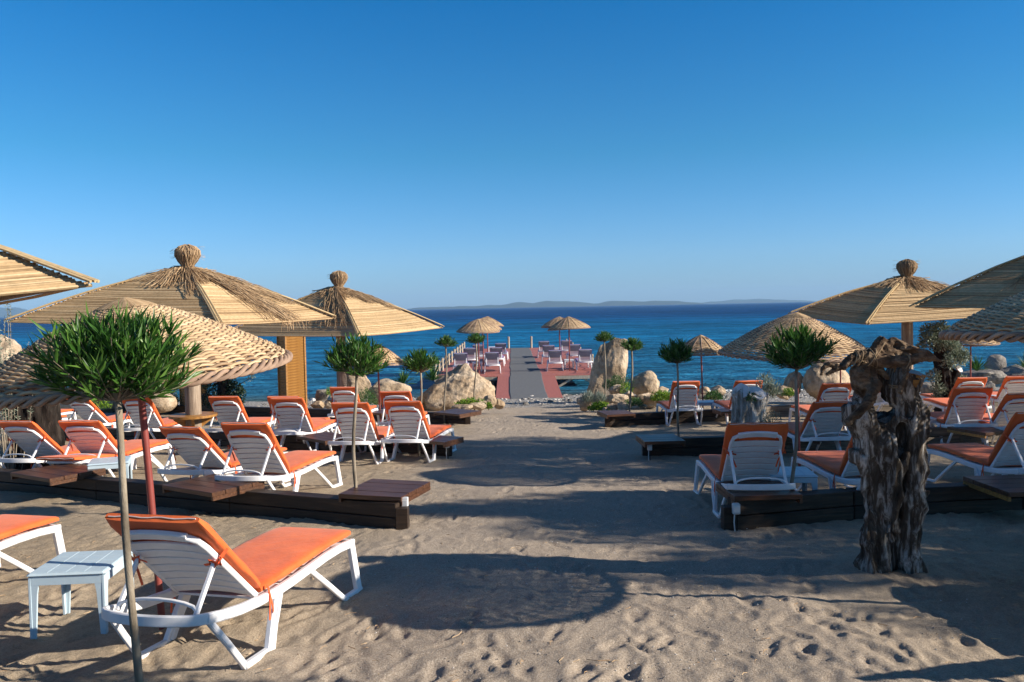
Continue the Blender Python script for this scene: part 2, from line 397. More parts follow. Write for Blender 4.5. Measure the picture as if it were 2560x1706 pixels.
def build_ground():
    X = axis(-420, 420, -3.4, 4.2, .022, .012)
    ys = [3.3]
    while ys[-1] < 40: ys.append(ys[-1]+max(.018, .0050*ys[-1]))
    back = []; y = 3.2; d = .1
    while y > -60: back.append(y); y -= d; d *= 1.25
    ys = back[::-1]+ys
    y = ys[-1]
    while y < 70: y += 3; ys.append(y)
    Y = np.array(ys)
    gx, gy = np.meshgrid(X, Y)
    z = -SL*gy
    z = np.where(gy > 32, -SL*32 - .11*(gy-32), z)
    lump = vnoise(gx*.9, gy*.9, 3)*.05 + vnoise(gx*2.6, gy*2.6, 4)*.022 + vnoise(gx*6.5, gy*6.5, 5)*.009 + vnoise(gx*15, gy*15, 6)*.007
    fade = np.clip((np.abs(gx)-30)/20, 0, 1)
    z = z + lump*(1-fade) - .004 + .035*np.exp(-(((gx-3.03)/.5)**2+((gy-6.5)/.42)**2)**1.5)
    z += np.maximum(0, np.abs(gx)-24)*.0     # flat to the sides
    # footprints: an oval dent with a low rim, stamped on a window of the grid
    r = np.random.default_rng(11)
    def stamp(cx, cy, ang, L, Wd, depth):
        i0, i1 = np.searchsorted(X, [cx-.4, cx+.4]); j0, j1 = np.searchsorted(Y, [cy-.4, cy+.4])
        if i1-i0 < 3 or j1-j0 < 3: return
        dx = gx[j0:j1, i0:i1]-cx; dy = gy[j0:j1, i0:i1]-cy
        a = dx*math.cos(ang)+dy*math.sin(ang); b = -dx*math.sin(ang)+dy*math.cos(ang)
        q = np.sqrt((a/L)**2+(b/Wd)**2)
        z[j0:j1, i0:i1] += -depth*np.exp(-q**2.6*1.1) + depth*.45*np.exp(-((q-1.5)/.35)**2)
    for _ in range(2600):
        y = 3.6 + 19*r.random()**1.5; x = (r.random()-.5)*2*min(.72*y, 9)
        stamp(x, y, r.normal(1.4, .5), r.uniform(.10, .17), r.uniform(.035, .06), r.uniform(.004, .015))
    for _ in range(1200):
        y = 3.6 + 7*r.random(); x = (r.random()-.5)*2*.72*y
        stamp(x, y, r.uniform(0, 3.14), r.uniform(.04, .11), r.uniform(.012, .03), r.uniform(.002, .006))
    nx, ny = len(X), len(Y)
    v = np.stack([gx.ravel(), gy.ravel(), z.ravel()], 1)
    idx = np.arange(nx*ny).reshape(ny, nx)
    f = np.stack([idx[:-1, :-1].ravel(), idx[:-1, 1:].ravel(), idx[1:, 1:].ravel(), idx[1:, :-1].ravel()], 1)
    return npmesh('beach_sand', v, f, M['sand'], True)
setp(link('beach_sand', build_ground()), 'trodden sandy beach sloping down to the sea', kind='structure')

# sea: one sheet to the horizon
SEA = -1.68
v = []; fs = []
ysea = [31.0]
while ysea[-1] < 7000: ysea.append(ysea[-1]*1.25)
xs_ = [-7000, -2500, -900, -300, -100, 0, 100, 300, 900, 2500, 7000]
for y in ysea:
    for x in xs_: v.append((x, y, SEA))
n = len(xs_)
f = [(j*n+i, j*n+i+1, (j+1)*n+i+1, (j+1)*n+i) for j in range(len(ysea)-1) for i in range(n-1)]
mb = MB(); mb.add(v, f)
setp(link('sea', mb.mesh('sea', M['water'])), 'deep blue choppy sea reaching the horizon', kind='structure')

# islands on the horizon: real ridges at 4 to 6 km
def island(name, label, u_list, Y, cat='island'):
    mb = MB(); n = len(u_list); depth = 700
    rows = []
    for k, fr in enumerate((0, .2, .42, .6, .8, 1)):
        hh = math.sin(math.pi*fr)**.8 if 0 < fr < 1 else 0
        row = []
        for (u, hpx) in u_list:
            x = (u-1280)/F*(Y+fr*depth); hz = hpx*.86/F*(Y+depth*.42)
            row.append((x, Y+fr*depth, SEA-.5+(hz+CZ-SEA)*hh*(1+.18*mnoise.noise(Vector((x*.004, fr*4, 2))))+(6*mnoise.noise(Vector((x*.012, fr*7, 0)))*hh)))
        rows.append(row)
    mb.add([p for r in rows for p in r], [(j*n+i, j*n+i+1, (j+1)*n+i+1, (j+1)*n+i) for j in range(5) for i in range(n-1)])
    return setp(link(name, mb.mesh(name, M['hill'], True)), label, kind='structure')
def prof(pts, step=12):
    out = []
    for (a, ha), (b, hb) in zip(pts, pts[1:]):
        k = max(1, int((b-a)/step))
        for i in range(k):
            t = i/k; t2 = t*t*(3-2*t); out.append((a+(b-a)*t, ha+(hb-ha)*t2))
    out.append(pts[-1]); return out
island('island', 'long low island with rounded twin hills on the horizon behind the jetty', prof([(1020, 0), (1050, 4.5), (1120, 3.5), (1200, 6), (1254, 7), (1300, 13.5), (1335, 11.5), (1368, 16.5), (1420, 13.5), (1470, 9), (1486, 5), (1530, 13.5), (1575, 11), (1600, 9), (1640, 11.5), (1700, 9), (1730, 4), (1760, 0)]), 4300)
island('far_island', 'very faint pale ridge low on the right horizon', prof([(1730, 0), (1790, 5), (1850, 9), (1900, 10), (1950, 7), (2000, 4), (2050, 0)]), 6000)
island('far_headland', 'faint pale headland at the left end of the horizon', prof([(-700, 60), (-300, 45), (-60, 34), (40, 27), (90, 16), (150, 6), (230, 0)]), 5600)

# ------------------------------------------------------------------ sun loungers
HW = .335
def make_lounger(kind, steep=False, name='sun_lounger'):
    """kind: 'orange' | 'deck' | 'flat'. local +y towards the toes, ground at z=0"""
    root = empty(name, (0, 0, 0))
    ang = rad(50 if steep else 41.5)
    if kind == 'flat': ang = rad(4)
    BL = .745
    wm = M['white']
    hx = HW
    # two side frames, each rail + two trapezoid legs in one mouldings
    rail = [(-.93, .405), (-.78, .378), (-.6, .355), (-.4, .342), (-.2, .342), (0, .352), (.25, .374), (.5, .396), (.72, .405), (.95, .395)]
    for sx in (-1, 1):
        mb = MB()
        mb.sweep([(sx*hx, y, z) for y, z in rail], .042, .062, (1, 0, 0), .2)
        o = .035*sx
        mb.sweep([(sx*hx, -.90, .38), (sx*hx+o*.6, -.76, .21), (sx*(hx)+o, -.60, .015)], .030, .040, (1, 0, 0), .2)
        mb.sweep([(sx*hx+o, -.615, .022), (sx*hx+o, -.30, .022)], .046, .040, (1, 0, 0), .2)
        mb.sweep([(sx*hx+o, -.33, .02), (sx*hx+o*.4, -.25, .19), (sx*hx, -.16, .345)], .040, .085, (1, 0, 0), .15)
        mb.sweep([(sx*hx+o*.75, -.33, .03), (sx*hx+o*1.1*.7, -.25, .19), (sx*hx+.012*sx, -.17, .335)], .052, .026, (1, 0, 0), .15)
        mb.sweep([(sx*hx, .26, .365), (sx*hx+o*.6, .50, .19), (sx*hx+o, .735, .015)], .030, .040, (1, 0, 0), .2)
        mb.sweep([(sx*hx+o, .72, .022), (sx*hx+o, 1.0, .022)], .046, .040, (1, 0, 0), .2)
        mb.sweep([(sx*hx+o, .965, .02), (sx*hx+o*.4, .945, .21), (sx*hx, .915, .40)], .040, .075, (1, 0, 0), .15)
        mb.sweep([(sx*hx+o*1.05, .965, .03), (sx*hx+o*.5+.006*sx, .945, .21), (sx*hx+.010*sx, .915, .385)], .040, .022, (1, 0, 0), .15)
        link('side_frame', mb.mesh('side_frame', wm, True, 40), root)
    mb = MB()
    arc = [(hx*math.cos(a), -.92-.13*math.sin(a), .405+.01*math.sin(a)) for a in [math.pi*i/10 for i in range(11)]]
    mb.sweep(arc, .030, .062, lambda i, p, t: Vector((0, 0, 1)).cross(t), .2)
    link('head_rail', mb.mesh('head_rail', wm, True, 40), root)
    mb = MB(); mb.sweep([(-hx, .955, .385), (-.15, .975, .395), (.15, .975, .395), (hx, .955, .385)], .03, .06, (0, 1, 0), .2)
    link('foot_rail', mb.mesh('foot_rail', wm, True, 40), root)
    # back panel
    hy, hz = -.345, .362
    if kind == 'flat': hz = .365
    dy, dz = -math.cos(ang), math.sin(ang); ny, nz = math.sin(ang), math.cos(ang)
    def bp(x, t, off=0): return (x, hy+dy*t+ny*off, hz+dz*t+nz*off)
    mb = MB()
    for sx in (-1, 1):
        mb.sweep([bp(sx*.285, 0), bp(sx*.275, .3), bp(sx*.262, .62), bp(sx*.245, .70), bp(sx*.19, .735)], .030, .038, lambda i, p, t: Vector((0, ny, nz)).cross(t), .2)
    mb.sweep([bp(-.20, .733), bp(-.1, .75), bp(0, .756), bp(.1, .75), bp(.20, .733)], .07, .032, lambda i, p, t: Vector((0, ny, nz)).cross(t), .2)
    link('back_frame', mb.mesh('back_frame', wm, True, 40), root)
    mb = MB(); mb.sweep([(-.265, 0, -.010), (-.13, 0, .004), (0, 0, .008), (.13, 0, .004), (.265, 0, -.010)], .077, .016, (0, 1, 0), .2)
    slat = mb.mesh('back_slat', wm, True, 40)
    for i in range(7):
        t = .06+i*.091
        o = link('back_slat', slat, root, bp(0, t, .004), (math.pi-ang if False else -ang, 0, 0))
    # struts from the panel to the head end, joined by a bowed bar
    if kind != 'flat':
        for sx in (-1, 1):
            top = bp(sx*.262, .50 if not steep else .52, -.015)
            mb = MB(); mb.sweep([top, (sx*.262, -.92, .415)], .028, .026, (1, 0, 0), .2)
            link('strut', mb.mesh('strut', wm, True, 40), root)
        mb = MB(); mb.sweep([(.255*math.cos(a), -.905, .44+.05*math.sin(a)) for a in [math.pi*i/8 for i in range(9)]], .022, .018, (0, 1, 0), .2)
        link('strut_bar', mb.mesh('strut_bar', wm, True, 40), root)
    # seat slats under the cushion
    mb = MB()
    for i in range(8):
        y = -.28+i*.155
        zz = np.interp(y, [p[0] for p in rail], [p[1] for p in rail])
        mb.box((0, y, zz+.002), (2*hx-.09, .13, .014))
    link('seat_panel', mb.mesh('seat_panel', wm), root)
    # the cushion
    def cushion(w, t0, t1, th, name_, mat, seat=True, back=True, off=.022):
        mb = MB(); prof_s = [(-.33, .405-.03), (-.2, .395), (0, .404), (.25, .424), (.5, .443), (.72, .455), (.975, .450)]
        def sup(pts, sidev=(1, 0, 0), th=th):
            pts = [Vector(p) for p in pts]; n = len(pts); out = []; m = 16
            for i, p in enumerate(pts):
                t = (pts[min(i+1, n-1)]-pts[max(i-1, 0)]).normalized(); sd = Vector(sidev); up = sd.cross(t)
                e = 1.0 if 0 < i < n-1 else .96
                for k in range(m):
                    a = 2*math.pi*(k+.5)/m; c, s_ = math.cos(a), math.sin(a)
                    x = math.copysign(abs(c)**.22, c)*w/2*e; z = math.copysign(abs(s_)**.5, s_)*th/2*(e if e == 1 else .75)
                    wob = .004*mnoise.noise(Vector((x*6, i*.9, 3.1)))
                    out.append(p+sd*(x+wob)+up*(z+.008*mnoise.noise(Vector((x*4+9, i*.7, s_)))))
            fs = [(i*m+k, i*m+(k+1) % m, (i+1)*m+(k+1) % m, (i+1)*m+k) for i in range(n-1) for k in range(m)]
            fs += [tuple(range(m-1, -1, -1)), tuple((n-1)*m+k for k in range(m))]
            mb.add(out, fs)
        if seat:
            pts = []
            for i in range(15):
                y = -.33+1.305*i/14; pts.append((0, y, np.interp(y, [p[0] for p in prof_s], [p[1] for p in prof_s])+.018))
            pts[0] = (0, pts[0][1]+.004, pts[0][2]); sup(pts)
        if back:
            sup([bp(0, .0+(t1-.0)*i/10+t0, off+th/2) for i in range(11)])
        return link(name_, mb.mesh(name_, mat, True, 50), root)
    if kind in ('orange', 'flat'):
        cu_ = cushion(.655, .03, .82, .062, 'cushion', M['orange'])
        # zip line along the top edge of the back
        mb = MB(); mb.tube([bp(x, .853, .055+.004*math.sin(x*30)) for x in np.linspace(-.29, .29, 14)], .0042, 4)
        link('zip', mb.mesh('zip', M['seam']), cu_)
        # tie ribbons
        for sx in (-1, 1):
            mb = MB(); a = Vector(bp(sx*.33, .53, .05)); b = Vector(bp(sx*.285, .50, -.03)); c = Vector(bp(sx*.20, .49, -.045))
            sd = lambda i, p, t: Vector((0, ny, nz)) if abs(t.x) > .5 else Vector((1, 0, 0))
            mb.sweep([a, b], .004, .022, (0, ny, nz)); mb.sweep([b, c], .022, .004, (0, dy, dz))
            mb.tube([b+Vector((0, -.01, -.01)), b+Vector((sx*.03, -.02, .035)), b+Vector((sx*.035, -.02, -.005)), b], .008, 5)
            mb.tube([b+Vector((0, -.01, 0)), b+Vector((-sx*.045, -.02, .018)), b+Vector((-sx*.04, -.01, -.02)), b], .008, 5)
            mb.sweep([b+Vector((0, -.012, 0)), b+Vector((-sx*.05, -.03, -.08)), b+Vector((-sx*.075, -.03, -.15))], .004, .018, (0, 1, 0))
            link('tie', mb.mesh('tie', M['tieorange'], True, 40), root)
            mb = MB(); b = Vector((sx*(hx+.028), -.30, .39))
            mb.sweep([b+Vector((-sx*.02, 0, .03)), b+Vector((0, 0, -.04)), b+Vector((0, -.01, -.19))], .018, .004, (0, 1, 0))
            mb.sweep([b+Vector((0, 0, -.04)), b+Vector((0, .03, -.12)), b+Vector((0, .035, -.17))], .016, .004, (0, 1, 0))
            link('tie', mb.mesh('tie', M['tieorange'], True, 40), root)
    else:
        cushion(.61, .30, .49, .045, 'cushion', M['purple'])
        mb = MB()   # cloth hood pulled over the upper half of the back
        for z0 in range(5):
            mb.sweep([bp(x, .42+z0*.072, -.026-.008*(1-(x/.3)**2)) for x in (-.30, -.15, 0, .15, .30)], .070, .010, (0, dy, dz), .3)
        mb.sweep([bp(-.30, .785, .0), bp(0, .80, .0), bp(.30, .785, .0)], .05, .03, (0, ny, nz), .3)
        link('hood', mb.mesh('hood', M['mauve'], True, 40), root)
        mb = MB()
        for sx in (-1, 1): mb.sweep([bp(sx*.305, .38, .0), bp(sx*.308, .79, .0)], .012, .05, (1, 0, 0))
        mb.sweep([(-.30, .0, .40), (-.31, .4, .39)], .01, .03, (1, 0, 0))
        link('piping', mb.mesh('piping', M['purple']), root)
    return root
protos = {('orange', False): make_lounger('orange'), ('orange', True): make_lounger('orange', True), ('deck', True): make_lounger('deck', True), ('flat', False): make_lounger('flat')}
kids_index()
used = set()
def place_lounger(kind, steep, loc, head, label, group, sink=.012):
    key = (kind, steep); pr = protos[key]
    o = pr if key not in used else copy_tree(pr)
    used.add(key)
    o.location = loc; z_tilt = 0
    o.rotation_euler = (0, 0, -rad(head))
    if kind != 'deck':      # stand it on the slope of the beach
        fwd = Vector((math.sin(rad(head)), math.cos(rad(head)), 0)); rt = Vector((fwd.y, -fwd.x, 0))
        f3 = Vector((fwd.x, fwd.y, -SL*fwd.y)).normalized(); r3 = Vector((rt.x, rt.y, -SL*rt.y)).normalized(); n3 = r3.cross(f3)
        o.rotation_euler = Matrix(((r3.x, f3.x, n3.x), (r3.y, f3.y, n3.y), (r3.z, f3.z, n3.z))).to_euler()
        o.location.z -= sink
    setp(o, label, 'sun lounger', group)
    return o
def lounger_at(u, v, head, steep, label, group, kind='orange', plane=None, dxy=(0, 0)):
    """u, v = middle of the top edge of the backrest"""
    h = .985 if steep else .905; yb = .80 if steep else .875
    B = P(u, v, h) if plane is None else PZ(u, v, plane+h)
    x = B.x+math.sin(rad(head))*yb+dxy[0]; y = B.y+math.cos(rad(head))*yb+dxy[1]
    return place_lounger(kind, steep, (x, y, gz(x, y) if plane is None else plane), head, label, group)
def lounger_toe(u, v, head, steep, label, group, side, kind='orange', dxy=(0, 0)):
    """u, v = a toe corner of the cushion; side -1 left corner, +1 right corner"""
    T = P(u, v, .49); fx, fy = math.sin(rad(head)), math.cos(rad(head))
    x = T.x-fx*.97-side*fy*.33+dxy[0]; y = T.y-fy*.97+side*fx*.33+dxy[1]
    return place_lounger(kind, steep, (x, y, gz(x, y)), head, label, group)
GL = 'orange cushioned loungers left of the sand path'
GR = 'orange cushioned loungers right of the sand path'
lounger_at(391, 1315, 14.5, False, 'nearest white lounger with orange cushion, in front of the thin trunk of the largest oleander', GL)
lounger_toe(147, 1290, 14, False, 'lounger cut by the left edge, only its orange foot end showing behind the pale table', GL, 1)
lounger_at(42, 1063, 15, False, 'lounger at the left edge in front of the thick dark trunk, white back showing', GL)
lounger_at(200, 1062, 6, False, 'lounger behind the leftmost timber platform, next to the white side table', GL)
lounger_toe(427, 1100, 12, False, 'fully flat lounger with only its orange foot half showing behind the red umbrella pole', GL, 1, kind='flat')
lounger_at(454, 1079, 18, False, 'lounger behind the middle timber platform of the front left row, below the round post table', GL)
lounger_at(612, 1070, 14, True, 'lounger nearest the path in the front left row, its whole white side in sun', GL)
lounger_at(-12, 998, 10, True, 'lounger half cut by the left edge, seen left of the thick dark trunk', GL)
lounger_toe(187, 1022, 14, False, 'lounger hidden behind the thick dark trunk except its orange foot end', GL, 1)
lounger_at(194, 1002, 18, False, 'lounger just right of the thick dark trunk in the second left row', GL)
lounger_at(338, 1000, 8, True, 'lounger behind the red umbrella pole in the second left row, left of the log post', GL)
lounger_at(559, 999, 8, True, 'lounger right of the log post with the round wooden table', GL)
lounger_toe(845, 1048, 8, True, 'lounger whose orange foot end shows between two backrests, in front of the slatted wooden cabin', GL, 1)
lounger_at(708, 999, 6, True, 'lounger in front of the slatted honey coloured cabin', GL)
lounger_at(875, 1016, 9, True, 'lounger right behind the slim trunk that rises by the front dark platform', GL)
lounger_at(1007, 1012, 12, True, 'last lounger of the second left row, nearest the path, crossed by a slim trunk', GL)
lounger_toe(943, 1013, 6, True, 'lounger in the farthest left row behind the small round table on its log', GL, 1)
lounger_at(988, 986, 5, True, 'lounger in the farthest left row in front of the big pale boulders', GL)
lounger_at(1896, 1073, 3, True, 'lounger nearest the path in the front right row, its white slatted back facing the camera', GR)
lounger_toe(1983, 1128, -3, True, 'lounger behind the pale side table, its backrest hidden by the carved olive stump', GR, -1)
lounger_toe(2318, 1109, -3, True, 'long shaded lounger just right of the carved olive stump', GR, -1)
lounger_toe(2473, 1104, -2, True, 'lounger at the right edge whose orange foot end shows behind the shaded lounger', GR, -1, dxy=(.25, 0))
lounger_toe(2532, 1336, -6, False, 'nearest right lounger, only an orange foot corner showing at the right edge', GR, -1, dxy=(.26, .05))
lounger_at(2082, 1014, -1, False, 'lounger left of the carved stump in the second right row, behind a dark platform', GR)
lounger_at(2435, 978, 8, True, 'white slatted lounger right of the ivy covered stump, above the sunlit wooden platform', GR)
lounger_at(2565, 993, 5, False, 'lounger at the right edge beside the slatted one, ribbon hanging from its back', GR)
lounger_at(1716, 960, -1, True, 'lounger in the far right row behind the slim oleander trunk, facing the sea', GR)
lounger_toe(1783, 1001, -2, True, 'lounger half hidden by the whitewashed stump', GR, -1)
lounger_at(2094, 966, -1, True, 'lounger in the far right row in front of the large leaning boulders', GR)
lounger_toe(2117, 988, -2, False, 'lounger seen only in slivers behind the carved olive stump, far right row', GR, -1)
lounger_toe(2300, 984, 0, False, 'lounger with its foot end between the carved stump and the ivy covered stump', GR, -1)
lounger_at(2432, 951, 4, True, 'lounger back peeking out behind the ivy covered stump below the far umbrella pole', GR)
lounger_at(2550, 947, 10, False, 'farthest right lounger by the dark rocks, backrest in sun', GR)

# ------------------------------------------------------------------ side tables
def make_side_table(mat, size=.52, h=.45, name='side_table'):
    root = empty(name, (0, 0, 0)); mb = MB(); s = size
    mb.box((0, 0, h-.012), (s, s, .026), ch=.012)
    for i in range(4):
        for j in range(4):
            mb.box(((i-1.5)*s*.235, (j-1.5)*s*.235, h+.0025), (s*.225, s*.225, .004), ch=.001)
    mb.box((0, -s/2+.02, h-.05), (s-.06, .018, .06)); mb.box((0, s/2-.02, h-.05), (s-.06, .018, .06))
    mb.box((-s/2+.02, 0, h-.05), (.018, s-.06, .06)); mb.box((s/2-.02, 0, h-.05), (.018, s-.06, .06))
    link('tabletop', mb.mesh('tabletop', mat), root)
    for sx in (-1, 1):
        for sy in (-1, 1):
            mb = MB(); a, b = sx*(s/2-.02), sy*(s/2-.02)
            mb.sweep([(a-sx*.028, b, h-.03), (a-sx*.018, b, h-.14), (a-sx*.008, b+sy*.0, .0)], lambda t: .075-.035*t, .016, (1, 0, 0), .1)
            mb.sweep([(a, b-sy*.028, h-.03), (a, b-sy*.018, h-.14), (a, b-sy*.008, .0)], .016, lambda t: .075-.035*t, (1, 0, 0), .1)
            link('leg', mb.mesh('leg', mat), root)
    return root
tb = make_side_table(M['bluewhite']); tw = make_side_table(M['white'], .46, .45)
kids_index()
GT = 'plastic side tables'
def put_table(pr, first, x, y, z, rz, label):
    o = pr if first else copy_tree(pr)
    o.location = (x, y, z-.01); o.rotation_euler = (0, 0, rad(rz)); return setp(o, label, 'side table', GT)
put_table(tb, True, -3.06, 5.72, gz(0, 5.72), 4, 'pale blue plastic side table left of the nearest lounger')
p = P(1972, 1176, .45); put_table(tb, False, p.x, p.y, gz(0, p.y), -6, 'pale blue plastic side table right of the sunlit lounger, left of the carved stump')
p = P(275, 1149, .45); put_table(tb, False, p.x, p.y, gz(0, p.y), 20, 'pale side table beside the leftmost timber platform, behind the thin trunk')
p = P(1764, 1003, .45); put_table(tb, False, p.x, p.y, gz(0, p.y), 0, 'pale side table at the small umbrella pole in the far right row')
p = P(676, 1046, .45); put_table(tw, True, p.x, p.y, gz(0, p.y), 18, 'white side table between two lounger backs in front of the wooden cabin')
p = P(2326, 1042, .45); put_table(tw, False, p.x, p.y, gz(0, p.y), 10, 'white side table just right of the carved stump, half hidden')
p = P(2500, 988, .45); put_table(tw, False, p.x, p.y, gz(0, p.y), 15, 'white side table between the last two rows at the right edge')

# ------------------------------------------------------------------ timber retaining beams with platforms
def beam(pts, label, mat, h=.30, th=.19, end_post=0):
    """pts: polyline of front-foot points on the sand"""
    pts = [Vector((p.x, p.y, 0)) for p in pts]
    root = empty('timber_retaining_beam', (pts[0].x, pts[0].y, gz(0, pts[0].y)), 0, label, 'retaining beam', 'timber beams stepping the beach')
    org = root.location
    seg = 2.5
    for a, b in zip(pts, pts[1:]):
        L = (b-a).length; n = max(1, round(L/seg)); dr = (b-a).normalized(); back = Vector((-dr.y, dr.x, 0))
        if back.y < 0: back = -back
        for i in range(n):
            for lay in range(2):
                s0 = a+(b-a)*(i/n); s1 = a+(b-a)*((i+1)/n); off = random.uniform(-.006, .006)
                s0 = s0+dr*.004; s1 = s1-dr*.004
                mid = (s0+s1)/2+back*(th/2+off); zm = gz(0, mid.y)+h/2*lay+h/4-.02 + (0 if lay else -.03)
                mb = MB(); ln = (s1-s0).length; sl = -SL*(s1.y-s0.y)/ln
                X = Vector((dr.x, dr.y, sl)).normalized(); Y = back; Z = X.cross(Y)
                if Z.z < 0: Z = -Z
                R = Matrix((X, Y, Z)).transposed()
                m = mesh_beam(round(ln, 2), th-.012*lay, h/2-.004+(0 if lay else .05), mat)
                o = link('timber', m, root, mid-org+Vector((0, 0, zm)), R.to_euler())
                if lay and random.random() < 2:
                    for q in range(3):
                        c = MB(); c.lathe([(.014, 0), (.014, .012), (.008, .012), (.008, .002)], n=8)
    if end_post:
        a = pts[0] if end_post == 1 else pts[-1]
        mb = MB(); mb.box((0, 0, .16), (.13, .13, .42), ch=.006)
        dr = (pts[1]-pts[0]).normalized()*(-1 if end_post == 1 else 1)
        o = link('end_post', mb.mesh('end_post', M['beam']), root, a+dr*.07+Vector((0, .07, gz(0, a.y)-.14))-org)
    return root
_bm = {}
def mesh_beam(L, th, h, mat):
    k = (L, round(th, 3), round(h, 3), mat.name)
    if k not in _bm:
        mb = MB(); mb.box((0, 0, 0), (L, th, h), ch=.007)
        for q in range(max(2, int(L/.45))):        # bolt holes as flat black discs, the shade inside them painted
            x = -L/2+.2+q*.42+random.uniform(-.04, .04)
            for zz in (-h*.18, h*.2):
                n0 = 8; mb.add([(x+.011*math.cos(2*math.pi*i/n0), -th/2-.0015, zz+.011*math.sin(2*math.pi*i/n0)) for i in range(n0)], [tuple(range(n0-1, -1, -1))]); mb.m[-1] = 1
        _bm[k] = mb.mesh('timber', [mat, M['cable']])
    return _bm[k]
bl1 = [P(991, 1325), P(620, 1283), P(292, 1253), P(0, 1218.5)]; bl1.append(bl1[-1]+(bl1[-1]-bl1[-2])*1.3)
bl1 = [P(991, 1325), Vector((-7.6, 11.7, 0)), Vector((-10.5, 13.1, 0))]
beam(bl1, 'front left dark stained timber beam, running from the path to the left edge', M['beam'], .30, .2, 1)
bl2 = [P(1112, 1139), Vector((-8.0, 17.5, 0)), Vector((-12, 19.4, 0))]
beam(bl2, 'second dark timber beam on the left, behind the row of sunlit loungers', M['beam'], .30, .2, 1)
bl3 = [P(1164, 1062), Vector((-8.5, 24.7, 0)), Vector((-14, 27.5, 0))]
beam(bl3, 'farthest left dark timber beam, in front of the boulders and wooden cabin', M['beam'], .30, .2, 1)
beam([P(1842, 1324), P(2136, 1297), Vector((5.6, 8.95, 0)), Vector((9.5, 9.6, 0))], 'front right timber beam, nearly black in the shade behind the carved stump', M['beam'], .32, .2, 1)
beam([P(1627, 1142), P(1960, 1130)], 'second right beam, black left stretch beside the path', M['beam'], .32, .2, 1)
beam([P(1962, 1130)+Vector((.02, 0.02, 0)), P(2400, 1108), Vector((13, 15.9, 0))], 'second right beam, weathered grey stretch behind the carved stump', M['greybeam'], .32, .2)
beam([P(1527, 1066), P(1837, 1051)], 'far right dark beam in front of the rock garden', M['beam'], .30, .2, 1)
beam([P(1838, 1051)+Vector((.02, 0.02, 0)), P(1990, 1038), P(2500, 1019), Vector((17, 23.4, 0))], 'far right weathered grey beam behind the whitewashed stump', M['greybeam'], .30, .2)

def platform(q, label, planks=4, th=.05, mat='plank', h=.36, fascia=True, light=False):
    """q: four photo corners of the top, near-left, near-right, far-right, far-left"""
    c = [P(a, b, h) for a, b in q]
    ctr = sum(c, Vector())/4; dx = ((c[1]-c[0])+(c[2]-c[3])).normalized(); dx.z = 0; dx.normalize()
    wd = ((c[1]-c[0]).length+(c[2]-c[3]).length)/2; dp = ((c[3]-c[0]).length+(c[2]-c[1]).length)/2
    wd = min(wd, .95); dp = min(max(dp, .42), .8)
    root = empty('timber_platform', (ctr.x, ctr.y, ctr.z), math.atan2(dx.y, dx.x), label, 'low wooden table', 'wooden platforms on the beams')
    pw = dp/planks
    mb = MB(); mb.box((0, 0, -th/2), (wd, pw-.006, th), ch=.004); me = mb.mesh('plank', M[mat])
    for i in range(planks):
        link('plank', me, root, (0, -dp/2+pw*(i+.5), random.uniform(-.0015, .0015)))
    mb = MB()
    mb.box((0, 0, -th-.022), (.03, dp-.02, .044)); me = mb.mesh('batten', M['yellowwood' if light else mat])
    for sx in (-1, 1): link('batten', me, root, (sx*(wd/2-.012), 0, 0))
    return root, ctr, dx, wd, dp
platform([(59, 1181), (153, 1194), (236, 1170), (134, 1162)], 'leftmost brown wooden platform on the front left beam')
platform([(439, 1213), (565, 1229), (628, 1200), (506, 1189)], 'middle brown wooden platform on the front left beam')
platform([(869, 1232), (1025, 1240), (1055, 1205), (908, 1202)], 'brown wooden platform at the path end of the front left beam, white box below')
platform([(757, 1091), (840, 1101), (872, 1090), (793, 1082)], 'brown platform on the second left beam, below the third backrest')
platform([(1034, 1099), (1126, 1103), (1144, 1093), (1058, 1089)], 'brown platform at the path end of the second left beam')
platform([(1106, 1032), (1173, 1035), (1180, 1026), (1117, 1023)], 'small brown platform at the path end of the farthest left beam')
platform([(938, 1031), (972, 1032), (985, 1025), (950, 1024)], 'small brown platform on the farthest left beam at the thin red pole')
platform([(1825, 1237), (1995, 1233), (1957, 1205), (1801, 1209)], 'dark glossy wooden platform at the path end of the front right beam')
platform([(2501, 1227), (2640, 1222), (2590, 1192), (2427, 1195)], 'dark wooden platform at the right edge on the front right beam', light=True)
platform([(1607, 1103), (1706, 1099), (1692, 1088), (1595, 1089)], 'dark wooden platform at the path end of the second right beam')
platform([(2024, 1095), (2122, 1091), (2098, 1076), (2000, 1081)], 'dark wooden platform just left of the carved stump on the second right beam')
platform([(2439, 1081), (2525, 1073), (2477, 1064), (2392, 1067)], 'sunlit wooden platform right of the carved stump, honey coloured edge', mat='plank', light=True)
platform([(1508, 1035), (1576, 1033), (1573, 1026), (1502, 1029)], 'small dark platform at the path end of the far right beam')
platform([(1795, 1028), (1830, 1027), (1822, 1022), (1790, 1023)], 'small dark platform next to the whitewashed stump')

